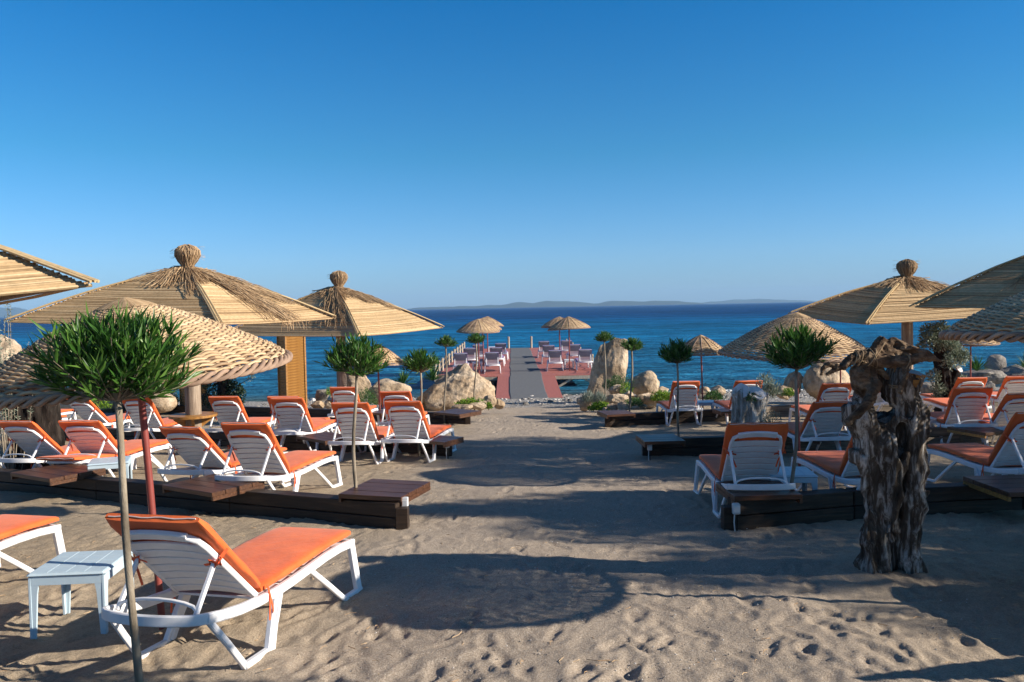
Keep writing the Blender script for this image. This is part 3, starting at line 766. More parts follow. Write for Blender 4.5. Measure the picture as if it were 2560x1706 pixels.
def elbox(u, v, h, label):
    p = P(u, v, h); root = empty('junction_box', p, 0, label, 'electric box', 'junction boxes on the beam ends')
    mb = MB(); mb.box((0, 0, 0), (.075, .06, .11), ch=.008); mb.box((0, -.033, -.004), (.06, .01, .07), ch=.003)
    link('housing', mb.mesh('housing', M['boxgrey']), root)
    for k in range(3):
        mb = MB(); mb.tube([(-.015+.015*k, 0, -.05), (-.02+.02*k, .0, -.14), (-.012+.012*k, .0, -h-.02)], .0045 if k else .007, 6)
        link('cable', mb.mesh('cable', M['cable'] if k else M['boxgrey']), root)
elbox(1012, 1256, .27, 'pale electric box with cables under the front left platform')
elbox(1118, 1112, .24, 'pale electric box at the end of the second left beam')
elbox(1840, 1272, .22, 'pale electric box at the end of the front right beam')
elbox(1624, 1118, .24, 'pale electric box at the end of the second right beam')

# stone slabs at the bottom left corner
root = empty('stone_paving', (-2.4, 3.75, -.17), 0, 'grey stone slabs edging the sand in the bottom left corner', 'paving slabs')
for (x0, x1, y0, y1, dz) in [(-3.1, -2.38, 4.02, 4.50, .0), (-2.36, -1.85, 3.95, 4.40, -.015), (-1.83, -1.35, 3.8, 4.28, -.03), (-3.1, -2.5, 3.5, 4.0, .005), (-2.48, -1.9, 3.45, 3.93, -.01)]:
    n = 9; ring = []
    cx, cy = (x0+x1)/2, (y0+y1)/2
    for i in range(16):
        a = 2*math.pi*i/16; c_, s_ = math.cos(a), math.sin(a)
        ring.append((cx+math.copysign(abs(c_)**.35, c_)*(x1-x0)/2*random.uniform(.93, 1), cy+math.copysign(abs(s_)**.35, s_)*(y1-y0)/2*random.uniform(.93, 1)))
    mb = MB(); zt = gz(0, cy)+.035+dz
    v_ = [(x+2.4, y-3.75, zt-.07+.17) for x, y in ring]+[(x+2.4, y-3.75, zt-.008+.17) for x, y in ring]+[(cx+(x-cx)*.97+2.4, cy+(y-cy)*.97-3.75, zt+.17+random.uniform(-.004, .004)) for x, y in ring]
    f_ = [(k*16+i, k*16+(i+1) % 16, (k+1)*16+(i+1) % 16, (k+1)*16+i) for k in range(2) for i in range(16)]+[tuple(range(32, 48))]
    mb.add(v_, f_); link('slab', mb.mesh('slab', M['stone']), root)

# ------------------------------------------------------------------ wicker umbrellas
def wicker_canopy(R, H, rings, ribs, rr, seg_per_rib=2, seed=0, rimr=.022, out=0):
    """returns meshes (ribs, weave, rim). woven withies pass alternately over and under the ribs"""
    def z(t): return H*(1-t**1.32)-(.02 if t > .93 else 0)*(t-.93)/.07
    rn = random.Random(seed)
    mr = MB()
    for k in range(ribs):
        a = 2*math.pi*k/ribs; pts = [((.02+.98*t)*R*math.cos(a), (.02+.98*t)*R*math.sin(a), z(t)) for t in (0, .1, .2, .4, .6, .8, 1)]
        mr.tube(pts, rr*.95, 4, cap=False)
        if out and k % 2 == 0: mr.tube([Vector(q)+Vector((0, 0, rr*1.7)) for q in pts[1:]], rr*.75, 4, cap=False)
    mw = MB(); n = ribs*seg_per_rib
    for i in range(rings):
        t = .16+.835*i/(rings-1); ph = (i % 2)*math.pi; r = t*R; amp = rr*.85
        if i < 5: amp = rr*.5
        pts = []
        wob = rn.uniform(0, 6); n_i = n
        for k in range(n_i):
            a = 2*math.pi*(k+.0)/n_i
            w = math.sin(ribs/2*a*1.0+ph)*amp if seg_per_rib > 1 else 0
            rj = r+rr*.35*math.sin(3*a+wob)+rn.uniform(-1, 1)*rr*.22
            w = math.cos(ribs/2*a+ph)*amp
            pts.append((rj*math.cos(a), rj*math.sin(a), z(t)+w+rr*.5))
        # break the ring in several withies so that each gets its own colour
        parts_ = 5; s0 = rn.randrange(n_i); L = n_i//parts_
        for q in range(parts_):
            ids = [(s0+q*L+j) % n_i for j in range((L if q < parts_-1 else n_i-L*(parts_-1))+1)]
            mw.tube([pts[j] for j in ids], rr*rn.uniform(.88, 1.12), 4, cap=False)
    # cap: closely laid withies
    for k in range(ribs*3):
        a = 2*math.pi*k/(ribs*3); rc = .19*R
        mw.tube([(0.01*math.cos(a), .01*math.sin(a), H+rr*2.2), (rc*.6*math.cos(a), rc*.6*math.sin(a), z(.12)+rr*2), (rc*math.cos(a), rc*math.sin(a), z(.19)+rr*1.2)], rr*.8, 3, cap=False)
    mc = MB(); nn = ribs*6
    for s_ in range(3):
        pts = []
        for k in range(nn):
            a = 2*math.pi*k/nn; ph = a*ribs*.5+s_*2*math.pi/3
            pts.append(((R+rimr*.9*math.cos(ph))*math.cos(a), (R+rimr*.9*math.cos(ph))*math.sin(a), z(1)-.005+rimr*.9*math.sin(ph)))
        for q in range(4):
            L = nn//4; mc.tube([pts[(q*L+j) % nn] for j in range(L+1)], rimr*.62, 6, cap=False)
        for d_ in (-.45, .45):
            pts2 = [(x*(1+d_*.012), y*(1+d_*.012), zz-.012*abs(d_)) for x, y, zz in pts]
            for q in range(4): mc.tube([pts2[(q*L+j) % nn] for j in range(L+1)], rimr*.36, 4, cap=False)
    return mr, mw, mc
def umbrella_meshes(tag, R, H, rings, ribs, rr, spr, seed, rimr, out=0):
    a, b, c = wicker_canopy(R, H, rings, ribs, rr, spr, seed, rimr, out)
    return (a.mesh('ribs_'+tag, M['wickerdark'], True), b.mesh('weave_'+tag, M['wicker'], True), c.mesh('rim_'+tag, M['wickerdark'], True))
UM_NEAR = umbrella_meshes('near', 1.00, .47, 60, 50, .0108, 4, 1, .024)
UM_MID = umbrella_meshes('mid', 1.0, .52, 56, 40, .009, 3, 2, .020)
UM_FAR = umbrella_meshes('far', .68, .42, 24, 28, .013, 2, 3, .018, 1)
UM_DECK = umbrella_meshes('deck', .98, .50, 28, 32, .017, 2, 4, .022, 1)
def wicker_umbrella(meshes, base, rimz, label, group, tilt=(0, 0), lean=(0, 0), pr=.021, rz=0):
    """base on the ground, rimz = height of the rim above the base"""
    base = Vector(base); root = empty('wicker_umbrella', base, 0, label, 'umbrella', group)
    top = Vector((lean[0], lean[1], rimz+.42))
    mb = MB(); mb.tube([Vector((0, 0, -.15)), top*.5, top], pr, 10); pole = link('pole', mb.mesh('pole', M['pole'], True, 50), root)
    mb = MB(); mb.tube([top*.28, top*.30], pr+.008, 10); link('clamp', mb.mesh('clamp', M['pole']), pole)
    cp = link('canopy', meshes[1], root, (lean[0], lean[1], rimz), (tilt[0], tilt[1], rz)); cp['kind'] = 'stuff'
    link('rim', meshes[2], cp); link('ribs', meshes[0], cp)
    return root
GW = 'woven willow umbrellas on the beach'
wicker_umbrella(UM_NEAR, (-2.42, 5.53, gz(0, 5.53)), 1.78, 'nearest woven willow umbrella, low at the left behind the big oleander, on a red pole', GW, (rad(1), rad(-5.6)), (-.13, 0), rz=.4, pr=.024)
wicker_umbrella(UM_NEAR, (4.04, 5.52, gz(0, 5.52)), 1.90, 'woven willow umbrella cut off by the right edge, rim beside the ivy covered stump', GW, (rad(1.5), rad(2)), (0, 0), rz=1.1, pr=.024)
wicker_umbrella(UM_MID, (3.93, 11.2, gz(0, 11.2)), 1.76, 'round woven willow umbrella left of the carved stump, pole beside the second oleander', GW, (rad(2), rad(1)), (-.06, 0), rz=.2)
wicker_umbrella(UM_FAR, (4.93, 21.2, gz(0, 21.2)), 1.68, 'small woven umbrella over the far right row, clear against the sea', GW, (0, 0), (-.05, 0), rz=.5)
wicker_umbrella(UM_FAR, (-3.42, 21.0, gz(0, 21.0)), 1.60, 'small woven umbrella half hidden behind the oleander left of the boulders', GW, (0, rad(3)), (-.04, 0), rz=.1)
wicker_umbrella(UM_FAR, (12.6, 22.5, gz(0, 22.5)), 1.80, 'small woven umbrella in shade at the far right, thin pole above the rocks', GW, (0, rad(-2)), (0, 0), rz=.9)
wicker_umbrella(UM_FAR, (8.5, 21.2, gz(0, 21.2)), 1.66, 'small woven umbrella hidden behind the large one, thin pole left of the carved stump', GW, (0, 0), (0, 0), rz=.9)

# ------------------------------------------------------------------ reed thatched pavilion umbrellas
def reed_umbrella(C, apex, corners, label, seed, table=None, post_r=.135, spacing=.021, drapes=()):
    """C base of the post, apex point, corners = 4 rim points (left, front, right, back) in world space"""
    rn = random.Random(seed); C = Vector(C)
    root = empty('reed_umbrella', C, 0, label, 'umbrella', 'square reed umbrellas on log posts')
    A = Vector(apex)-C; K = [Vector(k)-C for k in corners]
    def bulge(t): return .07*math.sin(math.pi*min(1, t))
    mb = MB(); mb.tube([(0, 0, -.2), (.01, 0, A.z*.5), (0, 0, A.z-.1)], [post_r*1.04, post_r, post_r*.93], 18)
    link('post', mb.mesh('post', M['postwood'], True, 50), root)
    for k in range(4):
        L, R_ = K[k], K[(k+1) % 4]; mb = MB()
        sl = ((L+R_)/2-A).length; n = int(sl/spacing)
        for i in range(n):
            t = (i+.6)/n; p = A.lerp(L, t); q = A.lerp(R_, t); d = (q-p)
            if d.length < .12: continue
            d.normalize(); p = p-d*rn.uniform(0, .05); q = q+d*rn.uniform(0, .05)
            t = min(1, max(0, t+rn.uniform(-.25, .25)/n)); z0 = bulge(t)+rn.uniform(-.006, .006); m = 3
            pts = [p.lerp(q, j/m)+Vector((0, 0, z0-.02*math.sin(math.pi*j/m)+rn.uniform(-.004, .004))) for j in range(m+1)]
            mb.tube(pts, spacing*rn.uniform(.44, .62), 4, cap=True)
            if rn.random() < .06:
                mb.tube([x+Vector((0, 0, .012)) for x in pts], spacing*.3, 3)
        o = link('reed_mat', mb.mesh('reed_mat', M['reed'], True, 60), root); o['kind'] = 'stuff'
        mb = MB()      # rafter and rim lath under the mat
        ax_ = Vector((A.x, A.y, 0)); lo = ax_.lerp(Vector((L.x, L.y, 0)), .90); hi_ = A.lerp(L, .90); mb.tube([A+Vector((0, 0, -.10)), Vector((hi_.x, hi_.y, hi_.z-.055))], .03, 6); p1_ = A.lerp(L, .95); p2_ = A.lerp(R_, .95); mb.tube([p1_+Vector((0, 0, -.03)), p2_+Vector((0, 0, -.03))], .016, 6)
        link('rafter', mb.mesh('rafter', M['postwood']), root)
        for j in range(4):
            mb = MB(); sd = (K[(k+1) % 4]-K[k-1]).normalized()
            pts = [A.lerp(L*1.012, t)+Vector((0, 0, bulge(t)+.010+.012*(j % 2)))+sd*(j-1.5)*.026*(.5+.5*t) for t in (.03, .25, .5, .75, 1.0+rn.uniform(-.02, .02))]
            mb.tube(pts, .0135, 5); link('ridge_reed', mb.mesh('ridge_reed', M['reedpole'], True, 60), root)
    # straw topknot
    mb = MB(); z0 = A.z-.02
    mb.lathe([(.10, z0), (.09, z0+.06), (.14, z0+.15), (.185, z0+.25), (.18, z0+.34), (.12, z0+.41), (.03, z0+.44)], n=14)
    prf = [(0, .12), (.06, .10), (.15, .16), (.25, .205), (.34, .20), (.41, .14), (.45, .03)]
    for i in range(420):
        a = rn.uniform(0, 2*math.pi); k0 = rn.randrange(0, 4); pts = []
        jr = rn.uniform(.95, 1.14)
        for (zz, r) in prf[k0:k0+4]:
            a += rn.uniform(-.12, .12); pts.append(Vector((r*jr*math.cos(a), r*jr*math.sin(a), z0+zz+rn.uniform(-.01, .01))))
        mb.tube(pts, rn.uniform(.003, .0065), 3, cap=False)
    for i in range(26):
        a = rn.uniform(0, 2*math.pi); r = .19; d = Vector((math.cos(a), math.sin(a), rn.uniform(-.3, .5)))
        s = Vector((r*math.cos(a), r*math.sin(a), z0+rn.uniform(.2, .42))); mb.tube([s, s+d*.05, s+d*.12+Vector((0, 0, -.03))], .0025, 3)
    o = link('straw_topknot', mb.mesh('straw_topknot', M['straw'], True), root); o['kind'] = 'stuff'
    # straw hanging from the neck over the roof
    mb = MB()
    def roofpt(k, s, t): return A.lerp(K[k % 4].lerp(K[(k+1) % 4], s), t)+Vector((0, 0, bulge(t)))
    lst = [(rn.randrange(4), rn.random(), rn.uniform(.16, .36)) for _ in range(330)]
    for (k, sc, w_, ln, cnt) in drapes:
        for _ in range(cnt):
            s = min(1.0, max(0, sc+rn.gauss(0, w_))); lst.append((k, s, ln*rn.uniform(.35, 1.05)))
    for (k, s, ln) in lst:
        pts = []; s2 = s; m = 3+int(ln*5)
        for j in range(m+1):
            t = .01+ln*j/m; s2 = min(1.02, max(-.02, s2+rn.gauss(0, .014))); q = roofpt(k, s2, min(t, 1.0))
            lift = .028+.022*rn.random()+(.05*math.sin(math.pi*j/m) if rn.random() < .2 else 0)
            if t > 1: q = q+Vector((0, 0, -(t-1)*1.4))+(q-A)*.0
            pts.append(q+Vector((0, 0, lift)))
        mb.tube(pts, rn.uniform(.003, .0068), 3, cap=False)
    for _ in range(22):     # stiff broken bits by the neck
        k = rn.randrange(4); s = rn.random(); q = roofpt(k, s, rn.uniform(.03, .14))+Vector((0, 0, .05)); d = (roofpt(k, s, .5)-A).normalized()
        mb.tube([q, q+d*rn.uniform(.12, .4)+Vector((0, 0, rn.uniform(.0, .1)))], .008, 4)
    o = link('straw_drape', mb.mesh('straw_drape', M['straw'], True), root); o['kind'] = 'stuff'
    if table:
        h, r = table
        mb = MB(); nb = 5
        for i in range(nb):      # boards of the round top
            x0 = -r+2*r*i/nb+.003; x1 = -r+2*r*(i+1)/nb-.003; pts = []
            for x in np.linspace(x0, x1, 6): pts.append((x, -math.sqrt(max(0, r*r-x*x))))
            for x in np.linspace(x1, x0, 6): pts.append((x, math.sqrt(max(0, r*r-x*x))))
            mb = MB(); m = len(pts); mb.add([(x, y, h-.045) for x, y in pts]+[(x, y, h) for x, y in pts], [tuple(range(m-1, -1, -1)), tuple(range(m, 2*m))]+[(i_, (i_+1) % m, m+(i_+1) % m, m+i_) for i_ in range(m)])
            link('table_board', mb.mesh('table_board', M['yellowwood']), root)
        for a in (0, 90, 180, 270):
            mb = MB(); a = rad(a+20); d = Vector((math.cos(a), math.sin(a), 0))
            mb.add([d*post_r*.9+Vector((0, 0, h-.05)), d*r*.85+Vector((0, 0, h-.05)), d*r*.78+Vector((0, 0, h-.10)), d*post_r*.9+Vector((0, 0, h-.26))], [(0, 1, 2, 3)])
            pts4 = [Vector(v) for v in mb.v]; sd = Vector((-d.y, d.x, 0))*.025; mb = MB()
            mb.add([q-sd for q in pts4]+[q+sd for q in pts4], [(3, 2, 1, 0), (4, 5, 6, 7), (0, 1, 5, 4), (1, 2, 6, 5), (2, 3, 7, 6), (3, 0, 4, 7)])
            link('bracket', mb.mesh('bracket', M['yellowwood']), root)
    return root
def G(x, y, dz=0): return Vector((x, y, gz(x, y)+dz))
def Z(x, y, z): return Vector((x, y, z))
# rim heights are absolute (eye level is 1.89)
reed_umbrella(G(-6.0, 15.3), Z(-6.06, 15.3, CZ+.84), [D(20, 806, 14.4), D(548, 812, 13.62), D(834, 797, 15.72), Z(-7.15, 17.6, CZ-.2)],
    'largest reed umbrella at the left with a straw topknot, over the round post table', 3, (.76, .43), .14, .021,
    drapes=[(1, .58, .05, 1.10, 330), (1, .90, .06, .75, 150), (1, .15, .08, .4, 60), (0, .55, .12, .45, 110), (0, .9, .06, .62, 60)])
reed_umbrella(G(-4.5, 21.5), Z(-4.62, 21.5, CZ+.60), [D(560, 838, 21.3), D(897, 841, 19.5), D(1106, 820, 21.2), Z(-5.3, 23.9, CZ-.5)],
    'reed umbrella with straw topknot in front of the slatted cabin, right of the largest one', 5, (.64, .38), .13, .024,
    drapes=[(0, .85, .08, .85, 230), (1, .75, .08, .45, 120), (1, .95, .04, .62, 120)])
reed_umbrella(G(9.4, 19.5), Z(9.37, 19.5, CZ+.52), [D(1978, 787, 19.3), D(2169, 811, 17.95), D(2555, 784, 18.9), Z(10.5, 21.8, CZ-.4)],
    'reed umbrella with straw topknot at the right, above the carved olive stump', 8, None, .13, .023,
    drapes=[(1, .55, .12, .45, 150), (1, .85, .08, .62, 190), (0, .4, .2, .35, 90)])
reed_umbrella(G(9.9, 14.4), Z(9.9, 14.4, CZ+1.0), [D(2289, 769, 13.8), Z(10.3, 11.5, CZ-.22), Z(13.1, 15.0, CZ-.2), Z(9.6, 17.4, CZ-.2)],
    'reed umbrella cut off by the right edge, one pointed shaded corner showing', 11, (.76, .4), .14, .023, drapes=[(0, .45, .08, .95, 190)])
reed_umbrella(G(-6.0, 6.9), Z(-6.0, 6.9, CZ+1.05), [Z(-8.7, 7.4, CZ-.1), Z(-5.2, 4.2, CZ-.03), D(220, 718, 6.05), Z(-6.2, 9.4, CZ+.1)],
    'reed umbrella cut off by the left edge, only one sunlit cane corner showing', 13, None, .14, .021, drapes=[])

# ------------------------------------------------------------------ foliage
def leaf_mesh(name, spec, mats):
    """spec: list of (base, dir, length, width, normal, droop). each leaf is a folded blade of 4 triangles"""
    n = len(spec); V = np.zeros((n, 6, 3), np.float32)
    for i, (b, d, L, w, nn, dr) in enumerate(spec):
        d = d.normalized(); s = d.cross(nn)
        if s.length < 1e-4: s = d.orthogonal()
        s.normalize(); up = s.cross(d)
        m = b+d*L*.45; t = b+d*L+up*(-dr*L); fold = up*(w*.18)
        V[i] = [b, m-s*w/2+fold, m, m+s*w/2+fold, t, b+d*L*.2]
    base = (np.arange(n)*6)[:, None]
    f = np.concatenate([base+np.array([[0, 2, 1]]), base+np.array([[0, 3, 2]]), base+np.array([[1, 2, 4]]), base+np.array([[2, 3, 4]])])
    v = V.reshape(-1, 3)
    return npmesh(name, v, f, mats)
def rdir(rn): 
    z = rn.uniform(-1, 1); a = rn.uniform(0, 2*math.pi); r = math.sqrt(1-z*z); return Vector((r*math.cos(a), r*math.sin(a), z))
def oleander_crown(R, H, shoots, per, L, w, seed):
    rn = random.Random(seed); spec = []; wood = MB()
    for s in range(shoots):
        az = rn.uniform(0, 2*math.pi); el = rn.choice([rn.uniform(-.25, .5), rn.uniform(.2, 1.45), rn.uniform(.5, 1.5)])
        d = Vector((math.cos(az)*math.cos(el), math.sin(az)*math.cos(el), math.sin(el)))
        reach = rn.uniform(.62, 1.06)
        tip = Vector((d.x*R*reach, d.y*R*reach, d.z*H*reach*(1.0 if d.z > 0 else .9)+.04))
        st = Vector((tip.x*.12, tip.y*.12, -.07)); mid = st.lerp(tip, .55)+Vector((0, 0, -.02))
        wood.tube([st, mid, tip], [.006, .004, .002], 3, cap=False)
        g = (tip-mid).normalized(); g = (g+Vector((0, 0, .55))).normalized()
        for k in range(per):
            t = rn.uniform(.25, 1.0)**.8; b = (st.lerp(mid, t*2) if t < .5 else mid.lerp(tip, t*2-1))
            spread = .25+.75*(1-t)
            dd = (g+rdir(rn)*(.35+spread*.8)).normalized()
            spec.append((b, dd, L*rn.uniform(.7, 1.15)*(.75+.35*t), w*rn.uniform(.8, 1.2), rdir(rn), rn.uniform(-.02, .12)))
    return leaf_mesh('oleander_leaves', spec, M['leaf']), wood.mesh('oleander_twigs', M['bark'])
CR_N = oleander_crown(.44, .34, 150, 26, .125, .0165, 1)
CR_F = [oleander_crown(.40, .33, 95, 20, .125, .019, 2), oleander_crown(.42, .30, 95, 20, .13, .019, 5)]
GO = 'standard oleanders with bare trunks'
def oleander(u, vc, vtop, Y, scale, label, crown, base=None, kink=.02, tr=.021, rz=0, sz=1.0):
    """u, vc: crown centre in the photo, Y its distance; base (u) foot of the trunk"""
    c = D(u, vc, Y); bx = D(base, 1000, Y).x if base is not None else c.x
    g0 = G(bx, Y); rn = random.Random(int(u)); root = empty('oleander_tree', g0, 0, label, 'oleander', GO)
    top = Vector((c.x-bx, 0, c.z-g0.z-.10*scale)); pts = []
    for i in range(9):
        t = i/8; pts.append(Vector((top.x*t+kink*math.sin(t*7+u), kink*.5*math.cos(t*5), -.1+(top.z+.1)*t)))
    mb = MB(); mb.tube(pts, [tr*(1.08-.22*i/8)*(1+rn.uniform(-.06, .06)) for i in range(9)], 9)
    for k in range(6):
        a = k*1.05+rn.uniform(-.3, .3); mb.tube([pts[-1]*.9+pts[-2]*.1, pts[-1]+Vector((.05*math.cos(a), .05*math.sin(a), .03)), pts[-1]+Vector((.11*math.cos(a), .11*math.sin(a), .12))*scale], [tr*.55, tr*.34, tr*.18], 5)
    link('trunk', mb.mesh('trunk', M['bark'], True), root)
    lv, tw = crown
    o = link('crown', lv, root, (c.x-bx, 0, c.z-g0.z-.06*scale), (0, 0, rz)); o.scale = (scale, scale, scale*sz); o['kind'] = 'stuff'
    t2 = link('twigs', tw, o)
    return root
oleander(290, 942, 765, 4.3, .94, 'largest oleander, spiky dark green ball on a thin trunk before the nearest lounger', CR_N, 322, .006, .021, 0, 1.0)
oleander(887, 912, 840, 9.1, .92, 'oleander rising by the front left platform before the second reed umbrella', CR_F[0], 880, .02, .02, .7)
oleander(1052, 915, 869, 14.4, .86, 'oleander at the end of the second left beam, spiky ball left of the big boulder', CR_F[1], 1044, .02, .02, 2)
oleander(1115, 859, 841, 20.6, .68, 'small headed oleander at the end of the farthest left beam', CR_F[0], 1110, .025, .022, 1.3, .85)
oleander(1190, 851, 833, 23, .74, 'small headed oleander growing from the planted rocks left of the jetty', CR_F[1], 1185, .025, .022, 3, .85)
oleander(1512, 847, 830, 23.2, .72, 'small headed oleander in front of the tall standing rock', CR_F[0], 1513, .015, .022, 4, .85)
oleander(1580, 868, 843, 20.2, .74, 'oleander right of the tall standing rock, at the end of the far right beam', CR_F[1], 1574, .02, .025, 5, .95)
oleander(1692, 893, 858, 14.3, .86, 'oleander at the end of the second right beam, left of the small woven umbrella', CR_F[0], 1697, .012, .02, 2.6)
oleander(1996, 893, 827, 8.85, .95, 'oleander beside the red pole left of the carved stump', CR_F[1], 1973, .02, .02, 1.9, 1.05)

def bush(name, label, cat, c, rx, ry, rz, n, L, w, mat, seed, group=None, up=.5, stems=6, kindroot=True, stem_mat='bark'):
    """a leafy clump with its own stems; c is the foot on the ground"""
    rn = random.Random(seed); root = empty(name, c, 0, label, cat, group); spec = []
    for _ in range(n):
        d = rdir(rn); d.z = abs(d.z); r = rn.random()**.4
        lump = 1+.28*mnoise.noise(Vector((d.x*2.2+seed, d.y*2.2, d.z*2.2)))
        b = Vector((d.x*rx*r*lump, d.y*ry*r*lump, d.z*rz*r*lump))
        spec.append((b, (d+rdir(rn)*.8+Vector((0, 0, up))).normalized(), L*rn.uniform(.6, 1.2), w*rn.uniform(.7, 1.2), rdir(rn), rn.uniform(0, .15)))
    o = link('foliage', leaf_mesh('foliage', spec, mat), root); o['kind'] = 'stuff'
    mb = MB()
    for k in range(stems):
        a = rn.uniform(0, 6.28); q = rn.uniform(.3, .8)
        mb.tube([(0, 0, -.05), (rx*.3*math.cos(a), ry*.3*math.sin(a), rz*.4*q), (rx*.7*math.cos(a), ry*.7*math.sin(a), rz*q)], [.012, .008, .004], 4)
    link('stems', mb.mesh('stems', M[stem_mat]), root)
    return root
def agave(c, R, n, seed, label, wid=.045):
    rn = random.Random(seed); root = empty('yucca_plant', c, 0, label, 'yucca', 'spiky yuccas among the shore rocks'); mb = MB()
    for i in range(n):
        a = rn.uniform(0, 6.28); el = rn.uniform(.1, 1.4); d = Vector((math.cos(a)*math.cos(el), math.sin(a)*math.cos(el), math.sin(el)))
        L = R*rn.uniform(.75, 1.1); s = Vector((-math.sin(a), math.cos(a), 0))*wid/2; m = d*L*.5+Vector((0, 0, .03*L)); t = d*L+Vector((0, 0, -.08*L*math.cos(el))); up = s.cross(d).normalized()*wid*.2
        mb.add([-s*.6, s*.6, m+s+up, m, m-s+up, t], [(0, 1, 2, 3), (0, 3, 4), (4, 3, 5), (3, 2, 5)])
    o = link('blades', mb.mesh('blades', M['green']), root); o['kind'] = 'stuff'; return root

# ------------------------------------------------------------------ boulders
def rock(name, label, c, size, seed, mat='rock', sub=5, cuts=15, rz=0, rough=.10, cat='boulder', group='tan boulders along the shore', lean=0, cutd=(.62, .92), taper=0):
    rn = random.Random(seed); bm = bmesh.new(); bmesh.ops.create_icosphere(bm, subdivisions=sub, radius=1)
    planes = []
    for _ in range(cuts):
        d = rdir(rn); planes.append((d, rn.uniform(*cutd)))
    for v in bm.verts:
        p = v.co.copy()
        for d, k in planes:
            q = p.dot(d)-k
            if q > 0: p -= d*q*.92
        n1 = mnoise.fractal(p*1.3+Vector((seed, 0, 0)), .9, 2.1, 5); n2 = mnoise.noise(p*7+Vector((0, seed, 0))); n3 = mnoise.noise(p*2.2+Vector((seed*2, 1, 0)))
        crack = -abs(mnoise.noise(p*1.7+Vector((3, seed, 5))))
        p *= 1+rough*1.25*n1+rough*.2*n2+rough*.7*n3+rough*.10*mnoise.noise(p*16)+(rough*.7*max(-.08, crack+.0) if crack > -.05 else 0)
        tw_ = 1-taper*(p.z+.6)*.5; v.co = Vector((p.x*size[0]/2*tw_+lean*p.z*size[2]/2, p.y*size[1]/2*tw_, p.z*size[2]/2))
    me = bpy.data.meshes.new(name); bm.to_mesh(me); bm.free(); me.materials.append(M[mat])
    me.polygons.foreach_set('use_smooth', [True]*len(me.polygons))
    try: me.set_sharp_from_angle(angle=rad(38))
    except Exception: pass
    o = link(name, me, None, c, (0, 0, rz)); setp(o, label, cat, group); return o
def rockp(u0_, u1_, vt, vb, Y, label, seed, mat='rock', dep=.8, sub=4, **kw):
    """a rock filling the photo box u0..u1, vt..vb at distance Y (its foot may be sunk or hidden)"""
    a = D(u0_, (vt+vb)/2, Y); b = D(u1_, (vt+vb)/2, Y); t = D((u0_+u1_)/2, vt, Y); bt = D((u0_+u1_)/2, vb, Y)
    w = b.x-a.x; h = t.z-bt.z; kw.setdefault('rz', 0)
    return rock('boulder', label, ((a.x+b.x)/2, Y, (t.z+bt.z)/2), (w*1.08, w*dep, h*1.08), seed, mat, sub, **kw)
rockp(1030, 1240, 921, 1045, 26.2, 'biggest rounded tan boulder left of the jetty, behind two thin trunks', 4, dep=.8, sub=6, cuts=14, rough=.12, cutd=(.68, .9), taper=.5, lean=.35)
rockp(918, 1034, 950, 1012, 25.4, 'long low tan boulder left of the biggest one, under the yucca', 9, dep=.7, sub=5)
rockp(845, 935, 930, 1012, 26.4, 'rugged tan boulder behind the slim trunk and log post on the left', 12, dep=.7, sub=5)
rockp(789, 822, 970, 1015, 26.0, 'upright grey brown rock right of the slatted cabin', 15, 'rockgrey', sub=4)
rockp(775, 812, 1003, 1024, 25.6, 'low pale rock at the foot of the upright grey rock', 16, sub=4)
rockp(812, 835, 998, 1022, 25.3, 'small pale rock right of the low one, by the grass tuft', 17, sub=4)
rockp(348, 440, 982, 1032, 25.6, 'smooth rounded tan boulder left of the log post', 18, dep=.8, sub=5, cuts=2, rough=.04)
rockp(1168, 1216, 1006, 1026, 22.6, 'low tan rock in front of the lime groundcover left of the path', 20, sub=4)
rockp(1186, 1222, 1000, 1026, 22.9, 'grey tan wedge shaped rock at the end of the left rock garden', 21, sub=4)
rockp(1130, 1184, 1008, 1030, 22.3, 'low brown rock left of the lime groundcover', 22, sub=4)
rockp(1206, 1240, 988, 1022, 23.4, 'upright pointed orange tan rock beside the jetty path', 23, sub=4, cuts=12)
rockp(1232, 1262, 996, 1024, 23.6, 'rightmost upright rock of the left rock garden, next to the shingle', 24, sub=4, cuts=12)
rockp(1474, 1572, 828, 1016, 27.2, 'tall standing rock right of the jetty, taller than a person', 31, dep=.62, sub=6, cuts=14, rough=.10, lean=.20, cutd=(.68, .9), taper=.38)
rockp(1578, 1646, 930, 992, 25.6, 'blocky pale boulder right of the tall standing rock', 33, dep=.8, sub=5, cuts=10, cutd=(.7, .85))
rockp(1576, 1652, 982, 1020, 24.4, 'flat brown boulder under the blocky pale one', 34, dep=.7, sub=5, cuts=6)
rockp(1514, 1572, 985, 1014, 23.2, 'long rounded tan rock in front of the standing rock', 35, sub=5, cuts=5)
rockp(1522, 1560, 960, 992, 24.2, 'upright tan rock leaning on the standing rock behind a thin trunk', 36, sub=4)
rockp(1560, 1586, 978, 994, 23.8, 'small orange tan rock between the flat and the long rock', 37, sub=4)
rockp(1516, 1546, 1008, 1028, 22.0, 'pale rounded stone by the lime groundcover right of the path', 38, sub=4)
rockp(1543, 1578, 1004, 1030, 21.8, 'tan rounded stone next to the thin trunk, right rock garden', 39, sub=4)
rockp(1506, 1522, 1018, 1028, 21.9, 'small white stone at the left tip of the right rock garden', 40, 'rock', sub=3)
rockp(1596, 1618, 1010, 1020, 21.8, 'small white stone on the sand right of the thin trunk', 41, sub=3)
rockp(1579, 1598, 1014, 1023, 21.6, 'little tan stone on the sand beside the thin trunk', 42, sub=3)
rockp(1439, 1458, 994, 1013, 25.2, 'pale stone at the left foot of the standing rock, on the shingle', 43, 'rockgrey', sub=4)
rockp(1448, 1484, 990, 1030, 23.2, 'dark brown rock shaded under the blue grass tuft', 44, sub=4)
